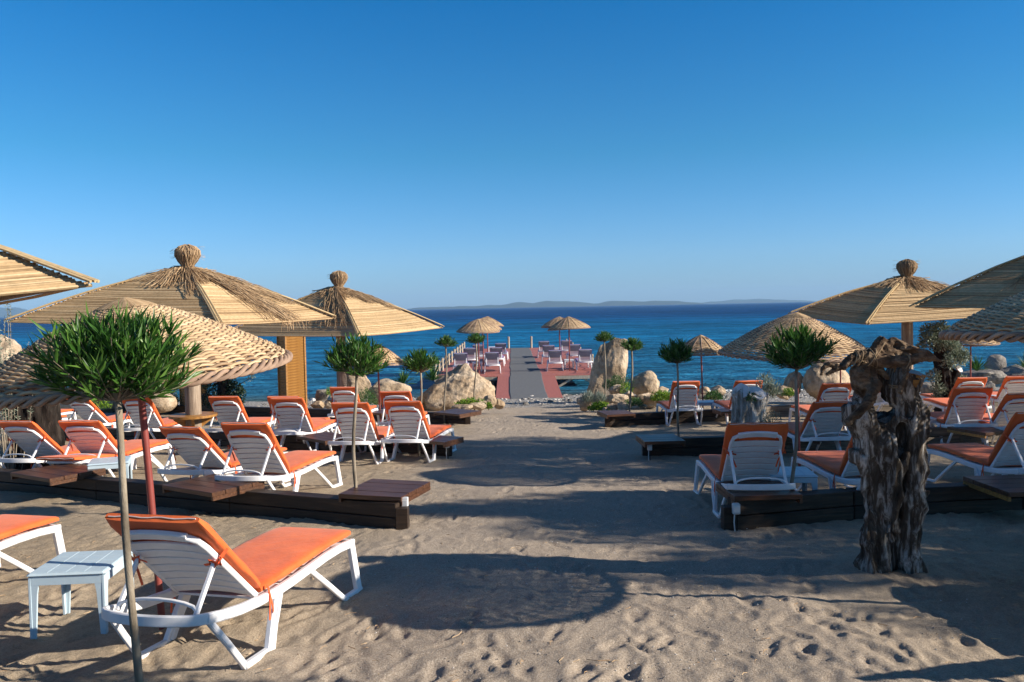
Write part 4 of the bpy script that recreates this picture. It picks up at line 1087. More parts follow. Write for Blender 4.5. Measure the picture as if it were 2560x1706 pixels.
rockp(1484, 1504, 995, 1012, 23.1, 'small pale rock between the two grass tufts', 45, sub=3)
rockp(1742, 1778, 968, 995, 26.0, 'tan rock behind the far right lounger, under the small umbrella', 46, sub=4)
rockp(1776, 1812, 966, 992, 26.3, 'rough tan rock right of the small umbrella pole', 47, sub=4)
rockp(1640, 1672, 968, 990, 27.0, 'low tan rocks at the waterline left of the far lounger', 48, sub=4)
rockp(1736, 1782, 986, 1000, 24.4, 'low flat rock behind the pale side table', 49, sub=3)
rockp(1935, 1985, 966, 1000, 24.6, 'dark tan rock left of the leaning boulders', 51, sub=4)
rockp(1958, 2010, 930, 996, 25.6, 'leaning tan boulder behind the red pole on the right', 52, sub=5, lean=.3)
rockp(2012, 2128, 905, 1002, 25.2, 'largest leaning pale boulder left of the carved stump', 53, sub=5, cuts=6, dep=.7)
rockp(2150, 2200, 940, 985, 25.0, 'tan boulder seen between the limbs of the carved stump', 54, sub=4)
rockp(2300, 2345, 955, 990, 25.4, 'grey boulder between the carved stump and the ivy covered one', 55, 'rockgrey', sub=4)
rockp(2392, 2512, 925, 962, 28.5, 'long flat dark rock by the water at the far right', 56, 'rockgrey', sub=5)
rockp(2466, 2516, 888, 944, 30.5, 'rounded dark boulder standing in the water at the far right', 57, 'rockgrey', sub=5, cuts=3, rough=.05)
rockp(2502, 2600, 912, 966, 29.5, 'broad dark boulder at the right edge by the water', 58, 'rockgrey', sub=5)
rockp(2440, 2486, 950, 985, 26.5, 'dark rock behind the farthest right lounger', 59, 'rockgrey', sub=4)
rockp(-60, 52, 846, 1010, 33.0, 'sandy rocky bank overgrown with scrub at the far left shore', 60, sub=5, cuts=3, dep=1.2)
rockp(60, 330, 975, 1040, 27.5, 'low sandy tan bank behind the second left row', 61, sub=5, cuts=2, rough=.05, dep=.5)
# shore stones too many to single out
mb = MB(); rn = random.Random(5)
for _ in range(1500):
    y = rn.uniform(26.8, 33.2); x = rn.uniform(-9, 14); r = rn.uniform(.02, .07)
    if rn.random() < .06: r *= 2.2
    zc = -SL*min(y, 32)-.11*max(0, y-32)+r*.15; pts = []
    for k in range(6):
        a = k*math.pi/3+rn.uniform(-.3, .3); pts.append((x+r*math.cos(a)*rn.uniform(.7, 1.2), y+r*math.sin(a)*rn.uniform(.7, 1.2), zc))
    pts += [(x+(q[0]-x)*.6, y+(q[1]-y)*.6, zc+r*.5*rn.uniform(.8, 1.2)) for q in pts]
    mb.add(pts, [(i, (i+1) % 6, 6+(i+1) % 6, 6+i) for i in range(6)]+[tuple(range(6, 12))])
tpeb = NT('pebbles', .85, .2); tpeb.color(tpeb.ramp(tpeb.island(), [(0, (.12, .11, .10)), (.5, (.30, .27, .24)), (1, (.62, .58, .54))])); M['pebble'] = tpeb.m
setp(link('shingle', mb.mesh('shingle', M['pebble'])), 'grey and white shingle along the waterline', 'shingle', kind='stuff')

# plants on and around the rocks
def at(u, v, Y): return D(u, v, Y)
GP = 'low plants in the rock gardens'
bush('lime_groundcover', 'lime green groundcover between the rocks left of the path', 'groundcover', at(1176, 1020, 22.8), .50, .3, .24, 1500, .06, .035, M['lime'], 3, GP)
bush('lime_groundcover', 'lime yellow groundcover at the foot of the right rock garden', 'groundcover', at(1502, 1026, 22.3), .34, .3, .20, 1300, .06, .035, M['lime'], 4, GP)
bush('lime_groundcover', 'small lime clump on the sand side of the left pointed rock', 'groundcover', at(1222, 1022, 22.6), .10, .1, .16, 300, .05, .03, M['lime'], 5, GP)
bush('green_clump', 'green clump behind the far right lounger, left half', 'shrub', at(1655, 1002, 24.0), .36, .3, .28, 1200, .06, .03, M['lime'], 6, GP)
bush('green_clump', 'green clump right behind the far right lounger backrest', 'shrub', at(1684, 1000, 24.2), .25, .3, .26, 700, .06, .03, M['green'], 7, GP)
bush('green_clump', 'green clump right of the small umbrella pole', 'shrub', at(1785, 1000, 24.0), .28, .3, .26, 900, .06, .03, M['green'], 8, GP)
bush('green_clump', 'green tuft at the foot of the thin trunk in the right rock garden', 'shrub', at(1584, 1016, 21.8), .30, .25, .22, 800, .05, .022, M['green'], 9, GP)
bush('green_clump', 'bright green tuft between the blocky boulder and the trunk', 'shrub', at(1566, 986, 24.0), .20, .2, .36, 600, .06, .022, M['lime'], 10, GP)
bush('green_clump', 'dark rosemary bush behind the standing rock foot', 'shrub', at(1556, 972, 25.4), .40, .3, .42, 1100, .06, .016, M['green'], 11, GP)
bush('green_clump', 'small green shrub on the left flank of the standing rock base', 'shrub', at(1541, 965, 25.0), .2, .2, .34, 500, .06, .018, M['green'], 12, GP)
bush('green_clump', 'small green shrub right before the standing rock beside a thin trunk', 'shrub', at(1520, 972, 25.2), .15, .2, .3, 400, .06, .018, M['green'], 13, GP)
bush('rosemary_bush', 'rosemary bush in front of the tan boulders behind the log post', 'shrub', at(918, 1014, 24.4), .30, .3, .52, 1500, .07, .014, M['green'], 14, GP)
bush('grass_tuft', 'upright green grass tuft on the upright grey brown rock', 'grass tuft', at(827, 990, 25.7), .16, .14, .24, 350, .13, .012, M['lime'], 15, GP, 1.4)
bush('fescue_tuft', 'pale blue grass tuft at the left foot of the right rock garden', 'grass tuft', at(1472, 1008, 22.9), .17, .16, .24, 650, .17, .009, M['fescue'], 16, GP, 1.2)
bush('fescue_tuft', 'pale blue grass tuft in front of the standing rock', 'grass tuft', at(1500, 1006, 22.9), .15, .14, .20, 600, .16, .009, M['fescue'], 17, GP, 1.2)
bush('lime_groundcover', 'lime clump beside the dark rock behind the second right row', 'groundcover', at(1972, 990, 24.0), .18, .2, .22, 500, .06, .03, M['lime'], 18, GP)
bush('green_clump', 'young yellow green plant on the bank behind the second left row', 'shrub', at(250, 1022, 25), .3, .25, .42, 500, .08, .03, M['lime'], 19, GP)
bush('green_clump', 'dark shrub behind the round boulder left of the log post', 'shrub', at(420, 1010, 27), .4, .3, .85, 900, .09, .03, M['ivyleaf'], 20, GP)
agave(at(1008, 962, 26.5), .55, 60, 1, 'yucca behind the boulders, above the rounded rock left of the jetty')
agave(at(1082, 952, 27), .62, 70, 2, 'yucca left of the biggest boulder, behind the small headed oleander')
agave(at(2442, 928, 27.5), .62, 60, 3, 'yucca by the dark rocks at the far right, beside the thin umbrella pole')
agave(at(2566, 922, 26), .60, 60, 4, 'yucca at the right edge above the dark boulder')
# silver olive shoots at the far left
def shoots(c, n, H, spread, seed, label, mat='silverleaf', L=.055, w=.016, name='olive_shoots'):
    rn = random.Random(seed); root = empty(name, c, 0, label, 'shrub', 'silvery shrubs'); spec = []; mb = MB()
    for _ in range(n):
        a = rn.uniform(0, 6.28); r = rn.random()*spread; h = H*rn.uniform(.55, 1)
        p0 = Vector((r*.3*math.cos(a), r*.3*math.sin(a), -.05)); p2 = Vector((r*math.cos(a), r*math.sin(a), h)); p1 = p0.lerp(p2, .5)+Vector((rn.uniform(-.05, .05), 0, 0))
        mb.tube([p0, p1, p2], [.010, .006, .002], 4)
        for k in range(int(h*46)):
            t = rn.uniform(.35, 1); b = p0.lerp(p1, t*2) if t < .5 else p1.lerp(p2, t*2-1)
            spec.append((b, (rdir(rn)+Vector((0, 0, .7))).normalized(), L*rn.uniform(.7, 1.2), w, rdir(rn), .05))
    o = link('foliage', leaf_mesh('foliage', spec, M[mat]), root); o['kind'] = 'stuff'; link('stems', mb.mesh('stems', M['bark']), root)
shoots(G(-7.75, 12.5), 16, 2.75, .42, 3, 'silvery olive shoots at the left edge between the cane roof and the low willow umbrella')
shoots(G(-10.9, 18.5), 12, 2.3, .7, 4, 'sparse silvery shoots against the sea left of the big oleander')

# ------------------------------------------------------------------ dead olive stumps
def remeshed(name, mb, voxel, mat, disp=(), seed=0, smooth=True):
    me0 = mb.mesh(name+'_src', mat); o = bpy.data.objects.new(name+'_src', me0); COL.objects.link(o)
    md = o.modifiers.new('r', 'REMESH'); md.mode = 'VOXEL'; md.voxel_size = voxel
    dg = bpy.context.evaluated_depsgraph_get(); me = bpy.data.meshes.new_from_object(o.evaluated_get(dg)); me.name = name
    bpy.data.objects.remove(o); bpy.data.meshes.remove(me0)
    n = len(me.vertices); co = np.empty(n*3, np.float32); me.vertices.foreach_get('co', co); co = co.reshape(-1, 3)
    nr = np.empty(n*3, np.float32); me.vertices.foreach_get('normal', nr); nr = nr.reshape(-1, 3)
    out = co.copy()
    for i in range(n):
        p = co[i]; d = 0
        for (sc, amp, ridge) in disp:
            q = mnoise.noise(Vector((p[0]*sc[0]+seed, p[1]*sc[1], p[2]*sc[2])))
            d += amp*((.35-abs(q)*2) if ridge else q)
        out[i] = p+nr[i]*d
    me.vertices.foreach_set('co', out.ravel()); me.materials.clear(); me.materials.append(mat)
    me.polygons.foreach_set('use_smooth', [smooth]*len(me.polygons)); me.update(); return me
YS = 6.5
bs = G(3.02, YS); 
def LS(u, v, dy=0):          # local point of the carved stump
    q = D(u, v, YS); return Vector((q.x-bs.x, dy, q.z-bs.z))
root = empty('carved_olive_stump', bs, 0, 'gnarled silver olive stump in the right foreground with dark hollows and two cut limbs', 'tree stump')
mb = MB()
mb.tube([LS(2184, 1462, 0), LS(2190, 1370, 0), LS(2182, 1260, 0), LS(2188, 1160, 0), LS(2176, 1085, .0), LS(2152, 1040, .0), LS(2142, 1008, .02)], [.15, .105, .095, .095, .12, .15, .105], 12)
mb.tube([LS(2288, 1465, 0), LS(2264, 1370, 0), LS(2276, 1240, -.02), LS(2290, 1130, -.02), LS(2280, 1040, 0), LS(2254, 990, 0), LS(2274, 930, 0)], [.11, .07, .08, .10, .14, .15, .14], 12)
mb.tube([LS(2236, 1460, .15), LS(2234, 1250, .15), LS(2225, 1100, .13), LS(2215, 1035, .08)], [.15, .14, .16, .12], 12)
mb.tube([LS(2225, 1330, -.02), LS(2212, 1200, -.09), LS(2205, 1110, -.08), LS(2215, 1055, -.02)], [.06, .075, .09, .07], 10)
mb.tube([LS(2304, 1460, -.03), LS(2280, 1385, -.05), LS(2292, 1260, -.06), LS(2304, 1150, -.06), LS(2300, 1080, -.06), LS(2262, 1040, -.08), LS(2236, 1040, -.06), LS(2215, 1060, -.05)], [.05, .045, .05, .06, .065, .075, .06, .05], 10)
mb.tube([LS(2170, 1440, -.08), LS(2163, 1320, -.07), LS(2156, 1220, -.05), LS(2154, 1140, -.04)], [.05, .045, .04, .045], 10)
mb.tube([LS(2140, 1150, -.02), LS(2135, 1128, -.03)], [.05, .035], 8)
mb.tube([LS(2212, 1350, -.12), LS(2215, 1290, -.12), LS(2232, 1200, -.13), LS(2248, 1130, -.10)], [.02, .028, .026, .02], 8)
mb.tube([LS(2168, 1005, .02), LS(2178, 960, .06), LS(2172, 912, .04)], [.10, .08, .06], 10)
mb.tube([LS(2310, 1240, -.02), LS(2318, 1222, -.03)], [.03, .022], 8)
mb.tube([LS(2240, 1000, .02), LS(2215, 965, .05), LS(2186, 925, .05)], [.06, .04, .035], 8)
me = remeshed('stump_trunk', mb, .0125, M['olivebark'], [((3.4, 3.4, 2.6), .055, False), ((9, 9, 3.4), .034, True), ((22, 22, 8), .013, True), ((45, 45, 18), .0045, False)], 3)
link('trunk', me, root)
mb = MB()
for c_, r_, nrm in [(LS(2272, 926, .02), .125, (.25, -.2, 1))]:
    n = Vector(nrm).normalized(); a = n.orthogonal().normalized(); b = n.cross(a); k = 16
    ring = [c_+(a*math.cos(2*math.pi*i/k)+b*math.sin(2*math.pi*i/k))*r_*(1+.1*math.sin(3*i)) for i in range(k)]
    mb.add(ring+[q-n*.10 for q in ring], [tuple(range(k))]+[(i, (i+1) % k, k+(i+1) % k, k+i) for i in range(k)])
link('cut_face', mb.mesh('cut_face', M['yellowwood']), root)
mb = MB(); c_ = LS(2135, 1003, .02); n = Vector((-.6, -.15, .8)).normalized(); a = n.orthogonal().normalized(); b = n.cross(a)
# driftwood lashed on top, reading like a flying creature
dw = empty('driftwood_figure', bs+LS(2225, 905, 0), 0, 'twisted driftwood lashed across the top of the carved olive stump, hooked at its left end', 'driftwood')
o0 = LS(2225, 905, 0)
def LD(u, v, dy=0): return LS(u, v, dy)-o0
mb = MB()
mb.tube([LD(2041, 936, -.1), LD(2046, 918, -.1), LD(2058, 909, -.1), LD(2076, 912, -.1), LD(2092, 915, -.1)], [0.014, 0.019, 0.024, 0.026, 0.024], 8)
mb.tube([LD(2052, 934, -.1), LD(2070, 927, -.1), LD(2094, 915, -.1), LD(2112, 899, -.1), LD(2134, 888, -.08), LD(2165, 888, -.06)], [0.013, 0.021, 0.032, 0.040, 0.040, 0.048], 10)
mb.tube([LD(2150, 892, -.06), LD(2180, 898, -.08), LD(2220, 905, -.08), LD(2255, 903, -.08), LD(2290, 893, -.07), LD(2320, 897, -.06), LD(2347, 901, -.05)], [0.044, 0.056, 0.050, 0.040, 0.036, 0.022, 0.006], 10)
mb.tube([LD(2172, 888, -.05), LD(2188, 862, -.05), LD(2202, 843, -.05)], [0.048, 0.040, 0.037], 10)
mb.tube([LD(2202, 866, -.03), LD(2232, 852, -.03), LD(2258, 866, -.04), LD(2285, 880, -.05), LD(2310, 884, -.05), LD(2335, 897, -.05)], [0.040, 0.030, 0.032, 0.034, 0.028, 0.012], 9)
mb.tube([LD(2196, 880, -.02), LD(2230, 880, -.02), LD(2262, 888, -.02)], [0.048, 0.048, 0.040], 9)
mb.tube([LD(2236, 868, -.10), LD(2262, 868, -.12), LD(2280, 880, -.1)], [0.016, 0.018, 0.010], 7)
mb.tube([LD(2155, 905, -.06), LD(2138, 930, -.08), LD(2140, 965, -.09), LD(2155, 985, -.06)], [0.056, 0.080, 0.068, 0.040], 10)
mb.tube([LD(2160, 925, -.04), LD(2170, 950, -.05), LD(2158, 985, -.08)], [0.072, 0.064, 0.032], 10)
mb.tube([LD(2175, 955, -.10), LD(2140, 1000, -.22), LD(2110, 1028, -.24), LD(2084, 1050, -.24)], [0.055, 0.042, 0.034, 0.028], 8)
mb.tube([LD(2182, 912, -.02), LD(2200, 930, -.03), LD(2218, 948, -.04)], [0.044, 0.032, 0.020], 8)
mb.tube([LD(2253, 905, -.09), LD(2242, 935, -.14), LD(2230, 958, -.16), LD(2224, 980, -.17)], [0.024, 0.026, 0.022, 0.021], 8)
me = remeshed('driftwood', mb, .0085, M['drift'], [((14, 14, 14), .011, True), ((34, 34, 34), .006, True), ((70, 70, 70), .003, False)], 8)
link('driftwood', me, dw)
for (cu_, cv_, r_, tl) in [(2126, 896, .062, .5), (2130, 896, .064, -.2), (2136, 895, .066, .2), (2163, 893, .082, .35), (2168, 893, .084, -.5), (2250, 906, .068, .2), (2255, 905, .066, -.3), (2224, 962, .038, 1.4), (2226, 966, .038, 1.2), (2122, 898, .06, .1)]:
    c_ = LD(cu_, cv_, -.08); mb = MB(); pts = []
    for i in range(17):
        a = 2*math.pi*i/16; q = Vector((math.sin(a*1)*.012, math.cos(a)*r_, math.sin(a)*r_)); q = Matrix.Rotation(tl, 3, 'Y') @ q; pts.append(c_+q)
    mb.tube(pts, .0045, 5); link('rope', mb.mesh('rope', M['rope']), dw)
mb = MB(); mb.tube([LD(2196, 855, -.11), LD(2184, 872, -.13), LD(2168, 892, -.15), LD(2165, 903, -.14), LD(2170, 914, -.10), LD(2150, 905, -.12), LD(2138, 900, -.13)], .004, 5)
link('rope', mb.mesh('rope', M['rope']), dw)

def stump(name, label, base, tubes, mat, voxel, disp, seed, cuts=()):
    root = empty(name, base, 0, label, 'tree stump', 'old olive stumps'); mb = MB()
    for pts, rr in tubes: mb.tube(pts, rr, 12)
    link('trunk', remeshed(name, mb, voxel, M[mat], disp, seed), root)
    for (c_, n, r_) in cuts:
        mb = MB(); c_ = Vector(c_); n = Vector(n).normalized(); a = n.orthogonal().normalized(); b = n.cross(a); k = 16
        ring = [c_+(a*math.cos(2*math.pi*i/k)+b*math.sin(2*math.pi*i/k))*r_*(1+.07*math.sin(2*i)) for i in range(k)]
        mb.add(ring+[q-n*.04 for q in ring], [tuple(range(k))]+[(i, (i+1) % k, k+(i+1) % k, k+i) for i in range(k)])
        link('cut_face', mb.mesh('cut_face', M['cutwood']), root)
    return root
YB = 17.4; b_ = G(5.02, YB)
def LB(u, v, dy=0): q = D(u, v, YB); return Vector((q.x-b_.x, dy, q.z-b_.z))
stump('whitewashed_stump', 'stump with whitewashed cut limbs behind the front right loungers', b_, [
    ([LB(1868, 1090), LB(1866, 1050), LB(1862, 1010), LB(1850, 985), LB(1840, 972, -.03)], [.36, .31, .27, .20, .15]),
    ([LB(1875, 1085), LB(1880, 1030), LB(1885, 1000), LB(1890, 984)], [.32, .28, .24, .20]),
    ([LB(1900, 1085, .05), LB(1902, 1040, .05), LB(1915, 1000, .05), LB(1922, 985, .05)], [.14, .11, .07, .05])],
    'palestump', .03, [((7, 7, 1.8), .06, True), ((16, 16, 5), .02, True)], 6,
    [((LB(1848, 976, -.12)+Vector((0, 0, 0))), (-.55, -.75, .45), .17), ((LB(1888, 980, -.10)), (.15, -.55, .8), .20)])
YT = 13.2; t_ = G(D(82, 1000, YT).x, YT)
stump('thick_dark_trunk', 'thick dark tree trunk at the left, rising behind the low willow umbrella', t_, [
    ([(.10, 0, -.15), (.04, 0, .25), (0, 0, .8), (-.04, 0, 1.4), (-.06, 0, 1.75)], [.56, .42, .37, .40, .45]),
    ([(.45, -.1, -.1), (.25, 0, .3), (.1, 0, .7)], [.16, .18, .2]), ([(-.35, -.1, -.1), (-.2, 0, .4)], [.18, .2])],
    'darkbark', .035, [((7, 7, 1.3), .09, True), ((16, 16, 4), .03, True)], 2)
YH = 20.3; h_ = G(D(2362, 1000, YH).x, YH)
def LH(u, v, dy=0): q = D(u, v, YH); return Vector((q.x-h_.x, dy, q.z-h_.z))
rt = stump('ivy_covered_stump', 'tall leafy stump right of the carved one, clothed in silver green shoots, one pale cut', h_, [
    ([LH(2362, 1045), LH(2360, 990), LH(2358, 930), LH(2350, 880), LH(2346, 828)], [.25, .19, .20, .15, .11]),
    ([LH(2368, 1000), LH(2380, 950), LH(2392, 928)], [.13, .12, .12]), ([LH(2380, 1045), LH(2382, 1000)], [.10, .09])],
    'darkbark', .03, [((7, 7, 2), .05, True), ((16, 16, 6), .02, True)], 9, [(LH(2396, 922, -.06), (.4, -.7, .5), .095)])
def leafy(parent, blobs, n, L, w, mat, seed, name='shoots'):
    rn = random.Random(seed); spec = []
    for (c_, r_) in blobs:
        for _ in range(int(n*r_*r_*12)):
            d = rdir(rn); b = c_+d*r_*rn.random()**.5; spec.append((b, (d+rdir(rn)+Vector((0, 0, .5))).normalized(), L*rn.uniform(.6, 1.2), w*rn.uniform(.7, 1.2), rdir(rn), .1))
    o = link(name, leaf_mesh(name, spec, mat), parent); o['kind'] = 'stuff'; return o
leafy(rt, [(LH(2350, 825), .22), (LH(2322, 830), .2), (LH(2312, 850, -.1), .17), (LH(2304, 866), .10), (LH(2372, 838), .22), (LH(2378, 875), .24), (LH(2392, 900), .22), (LH(2406, 890), .18), (LH(2335, 860, -.15), .2), (LH(2360, 905, -.2), .18), (LH(2330, 940, -.1), .16), (LH(2338, 975, -.15), .18), (LH(2342, 1005, -.15), .13), (LH(2372, 985, -.2), .14), (LH(2392, 970, -.1), .18), (LH(2404, 955), .16), (LH(2380, 1010, -.2), .10), (LH(2366, 865, -.2), .2)], 900, .085, .032, M['silverleaf'], 4)
# silver shoots growing beside the whitewashed stump
bush('olive_sprout', 'bright silvery olive sprout behind the whitewashed stump', 'shrub', at(1914, 996, 18.3), .22, .2, .62, 900, .07, .016, M['silverleaf'], 31, 'silvery shrubs')
bush('olive_sprout', 'low silvery sprout at the right side of the whitewashed stump', 'shrub', at(1932, 988, 18.4), .18, .2, .34, 500, .07, .016, M['silverleaf'], 32, 'silvery shrubs')
bush('olive_sprout', 'low green grey sprout on the sand right of the whitewashed stump', 'shrub', at(1928, 1066, 17.0), .24, .2, .30, 350, .07, .014, M['silverleaf'], 33, 'silvery shrubs')
bush('olive_sprout', 'little green tuft growing on top of the whitewashed stump', 'shrub', LB(1868, 1000, -.26)+b_, .10, .08, .18, 160, .06, .014, M['green'], 34, 'silvery shrubs')
# dark leafy stump by the left cabin
YI = 24.0; i_ = G(D(565, 1000, YI).x, YI)
def LI(u, v, dy=0): q = D(u, v, YI); return Vector((q.x-i_.x, dy, q.z-i_.z))
rt = stump('dark_leafy_stump', 'dark stump wrapped in leafy shoots right of the log post, against the sea', i_, [
    ([LI(562, 1040), LI(560, 980), LI(556, 935)], [.22, .18, .15]), ([LI(560, 970), LI(540, 940)], [.1, .08])], 'darkbark', .035, [((7, 7, 2), .05, True)], 12, [(LI(541, 950, -.12), (-.3, -.8, .3), .08)])
leafy(rt, [(LI(545, 925), .26), (LI(580, 922), .22), (LI(600, 926), .14), (LI(520, 935), .16), (LI(528, 965), .22), (LI(515, 1000), .22), (LI(570, 955), .18), (LI(585, 975), .24), (LI(600, 985), .16), (LI(545, 1000, -.2), .25), (LI(575, 1000), .22), (LI(598, 1010), .14)], 480, .10, .045, M['ivyleaf'], 5)
leafy(rt, [(LI(626, 945), .10), (LI(634, 940), .06), (LI(612, 955), .04)], 500, .07, .02, M['silverleaf'], 6, 'silver_shoot')
mb = MB(); mb.tube([LI(560, 985), LI(598, 962), LI(626, 946)], [.02, .012, .005], 5); link('branch', mb.mesh('branch', M['darkbark']), rt)

# ------------------------------------------------------------------ slatted wooden cabins behind the left rows
def cabin(u, Y, s, rz, H, label, seed=1):
    c = G(D(u, 1000, Y).x, Y); root = empty('slatted_cabin', c, rad(rz), label, 'changing cabin', 'slatted wooden shower cabins')
    mb = MB(); mb.box((0, 0, H/2), (.05, .05, H)); post = mb.mesh('corner_post', M['yellowwood'])
    for sx in (-1, 1):
        for sy in (-1, 1): link('corner_post', post, root, (sx*s/2, sy*s/2, 0))
    mb = MB(); mb.box((0, 0, 0), (s-.05, .016, .082), Matrix.Rotation(rad(14), 3, 'X')); sl = mb.mesh('board', M['yellowwood'])
    k = int((H-.1)/.085)
    for side in range(4):
        a = side*math.pi/2
        for i in range(k):
            link('board', sl, root, (math.sin(a)*s/2*.97, -math.cos(a)*s/2*.97, .07+i*.085), (0, 0, a))
    mb = MB(); mb.box((0, 0, H+.02), (s+.08, s+.08, .04)); link('top_cap', mb.mesh('top_cap', M['yellowwood']), root)
    return root
cabin(732, 25.6, .62, 38, 2.7, 'honey coloured slatted wooden cabin standing between the two left reed umbrellas')
cabin(484, 26.0, .62, 38, 2.4, 'honey coloured slatted cabin mostly hidden behind the log post and the dark leafy stump')

# ------------------------------------------------------------------ jetty
DZ = -1.15
jet = empty('jetty', (0, 36, DZ), 0, 'long jetty with red painted decking reaching out over the sea', 'jetty')
mb = MB()
y = 36.1
while y < 60.4:
    for (x0, x1) in ((-3.45, .30), (.30, 4.0)):
        mb.box(((x0+x1)/2, y-36+.07, -.015), (x1-x0-.004, .135, .03))
    y += .141
o = link('decking', mb.mesh('decking', M['deck']), jet); o['kind'] = 'stuff'
mb = MB(); a = Vector((0, 30.4-36, -1.52-DZ)); b = Vector((0, 36.08-36, -.016)); n_ = 40
for i in range(n_):
    p_ = a.lerp(b, (i+.5)/n_); an = math.atan2(b.z-a.z, b.y-a.y)
    mb.box((.60, p_.y, p_.z), (2.5, (b-a).length/n_-.006, .03), Matrix.Rotation(an, 3, 'X'))
o = link('ramp_decking', mb.mesh('ramp_decking', M['deck']), jet); o['kind'] = 'stuff'
for x in (-.62, 1.82):
    mb = MB(); mb.sweep([(x, a.y+.1, a.z-.09), (x, b.y, b.z-.09)], .08, .14, (1, 0, 0)); link('ramp_bearer', mb.mesh('ramp_bearer', M['deck']), jet)
def jb(name, c, sz, mat='palewood', R=None):
    mb = MB(); mb.box((0, 0, 0), sz, R); return link(name, mb.mesh(name, M[mat]), jet, (c[0], c[1]-36, c[2]-DZ))
jb('fascia', (2.93, 36.02, DZ-.10), (2.14, .06, .15)); jb('fascia', (-2.07, 36.02, DZ-.10), (2.76, .06, .15))
jb('edge_trim', (2.93, 36.03, DZ-.013), (2.14, .05, .026), 'deck'); jb('edge_trim', (-2.07, 36.03, DZ-.013), (2.76, .05, .026), 'deck')
for y in np.arange(36.4, 60.6, 3.0):
    jb('bearer', (.28, y, DZ-.11), (7.4, .10, .14), 'postwood')
    for x in (-3.3, -.9, 1.9, 3.85): jb('pile', (x, y, DZ-.9), (.13, .13, 1.45), 'postwood')
def strut(p0, p1):
    mb = MB(); mb.sweep([Vector(p0)-Vector((0, 36, DZ)), Vector(p1)-Vector((0, 36, DZ))], .07, .10, (0, 1, 0)); link('brace', mb.mesh('brace', M['palewood']), jet)
strut((1.95, 36.1, DZ-.55), (2.65, 36.1, DZ-.14)); strut((3.85, 36.1, DZ-.55), (3.1, 36.1, DZ-.14)); strut((-.95, 36.1, DZ-.55), (-1.5, 36.1, DZ-.14))
jb('pile', (3.9, 36.25, DZ-.9), (.13, .13, 1.5), 'palewood')
# carpet runner
mb = MB(); w2 = .70; xs2 = .58; v = []; f = []
path = [(30.15, -1.515), (30.45, -1.495)]+[(30.4+5.6*t, lerp(-1.487, DZ+.012, t)) for t in (.1, .25, .5, .75, .95)]+[(36.4+24*t, DZ+.012+.004*math.sin(t*40)) for t in np.linspace(0, 1, 40)]
for i, (y, z) in enumerate(path):
    wob = .02*math.sin(y*.7)+.012*math.sin(y*2.1)
    for x in (-w2, -w2+.02, 0, w2-.02, w2): v.append((xs2+x+wob, y, z+(.006 if abs(x) < w2-.01 else 0)))
n = 5; f = [(j*n+i, j*n+i+1, (j+1)*n+i+1, (j+1)*n+i) for j in range(len(path)-1) for i in range(n-1)]
mb.add(v, f); setp(link('carpet_runner', mb.mesh('carpet_runner', M['mat'])), 'grey carpet runner laid down the middle of the red jetty', 'carpet')
# posts with rope
def rope_posts(x, ys, h, label):
    root = empty('rope_railing', (x, ys[0], DZ), 0, label, 'rope railing')
    mb = MB(); mb.tube([(0, 0, -.2), (0, 0, h)], .062, 10); pm = mb.mesh('post', M['palewood'], True, 50)
    for y in ys: link('post', pm, root, (0, y-ys[0], 0))
    for y0, y1 in zip(ys, ys[1:]):
        for hh in (.92, .5):
            mb = MB(); mb.tube([(0, lerp(y0, y1, t)-ys[0], h*hh-.10*math.sin(math.pi*t)) for t in np.linspace(0, 1, 7)], .014, 5); link('rope', mb.mesh('rope', M['rope']), root)
rope_posts(-3.42, [36.2, 38.1, 40.0, 42.0, 44.0, 46.2, 48.5, 51, 53.5, 56, 58.5], .62, 'row of wooden posts strung with rope on the left edge of the jetty')
rope_posts(3.98, [36.6, 38.6, 40.8, 43.0, 45.4, 48, 51, 54, 57, 60], .62, 'row of wooden posts strung with rope on the right edge of the jetty')
for x, lb in ((-.25, 'left of the two tall posts at the seaward end of the grey runner'), (1.42, 'right of the two tall posts at the seaward end of the grey runner')):
    mb = MB(); mb.tube([(0, 0, -.3), (0, 0, .86)], .075, 12); setp(link('mooring_post', mb.mesh('mooring_post', M['palewood'], True, 50), None, (x, 60.3, DZ)), lb, 'post', 'tall end posts')
GD = 'purple cushioned loungers on the jetty'
E_ = .255
for (x0, x1, y0, lb) in [(370, 500, 563, 'front lounger at the left edge of the jetty, half behind the big boulder'), (680, 810, 555, 'front lounger left of the grey runner on the jetty'),
        (470, 580, 513, 'second row lounger at the left rope posts of the jetty'), (728, 843, 507, 'second row lounger just left of the grey runner'),
        (565, 655, 482, 'third row lounger at the left rope posts of the jetty'), (780, 878, 467, 'third row lounger just left of the grey runner'),
        (1297, 1428, 535, 'front lounger just right of the grey runner on the jetty'), (1592, 1725, 527, 'front lounger at the right rope posts, beside the tall standing rock'),
        (1243, 1355, 487, 'second row lounger just right of the grey runner'), (1498, 1608, 478, 'second row lounger at the right, behind the umbrella pole'),
        (1205, 1302, 447, 'third row lounger just right of the grey runner'), (1425, 1525, 440, 'third row lounger at the right, between the two umbrella poles')]:
    lounger_at(1040+(x0+x1)/2*E_, 740+y0*E_, random.uniform(-3, 3), True, lb, GD, 'deck', DZ)
def tdeck(x0, x1, ytop, label):
    p = PZ(1040+(x0+x1)/2*E_, 740+ytop*E_, DZ+.45); o = copy_tree(tw); o.location = (p.x, p.y+.1, DZ); o.rotation_euler = (0, 0, 0); setp(o, label, 'side table', 'side tables on the jetty')
tdeck(545, 655, 650, 'white side table between the two front left jetty loungers'); tdeck(1447, 1555, 625, 'white side table between the two front right jetty loungers')
tdeck(705, 780, 500, 'white side table in the last left row of the jetty'); tdeck(610, 680, 585, 'white side table in the second left row of the jetty')
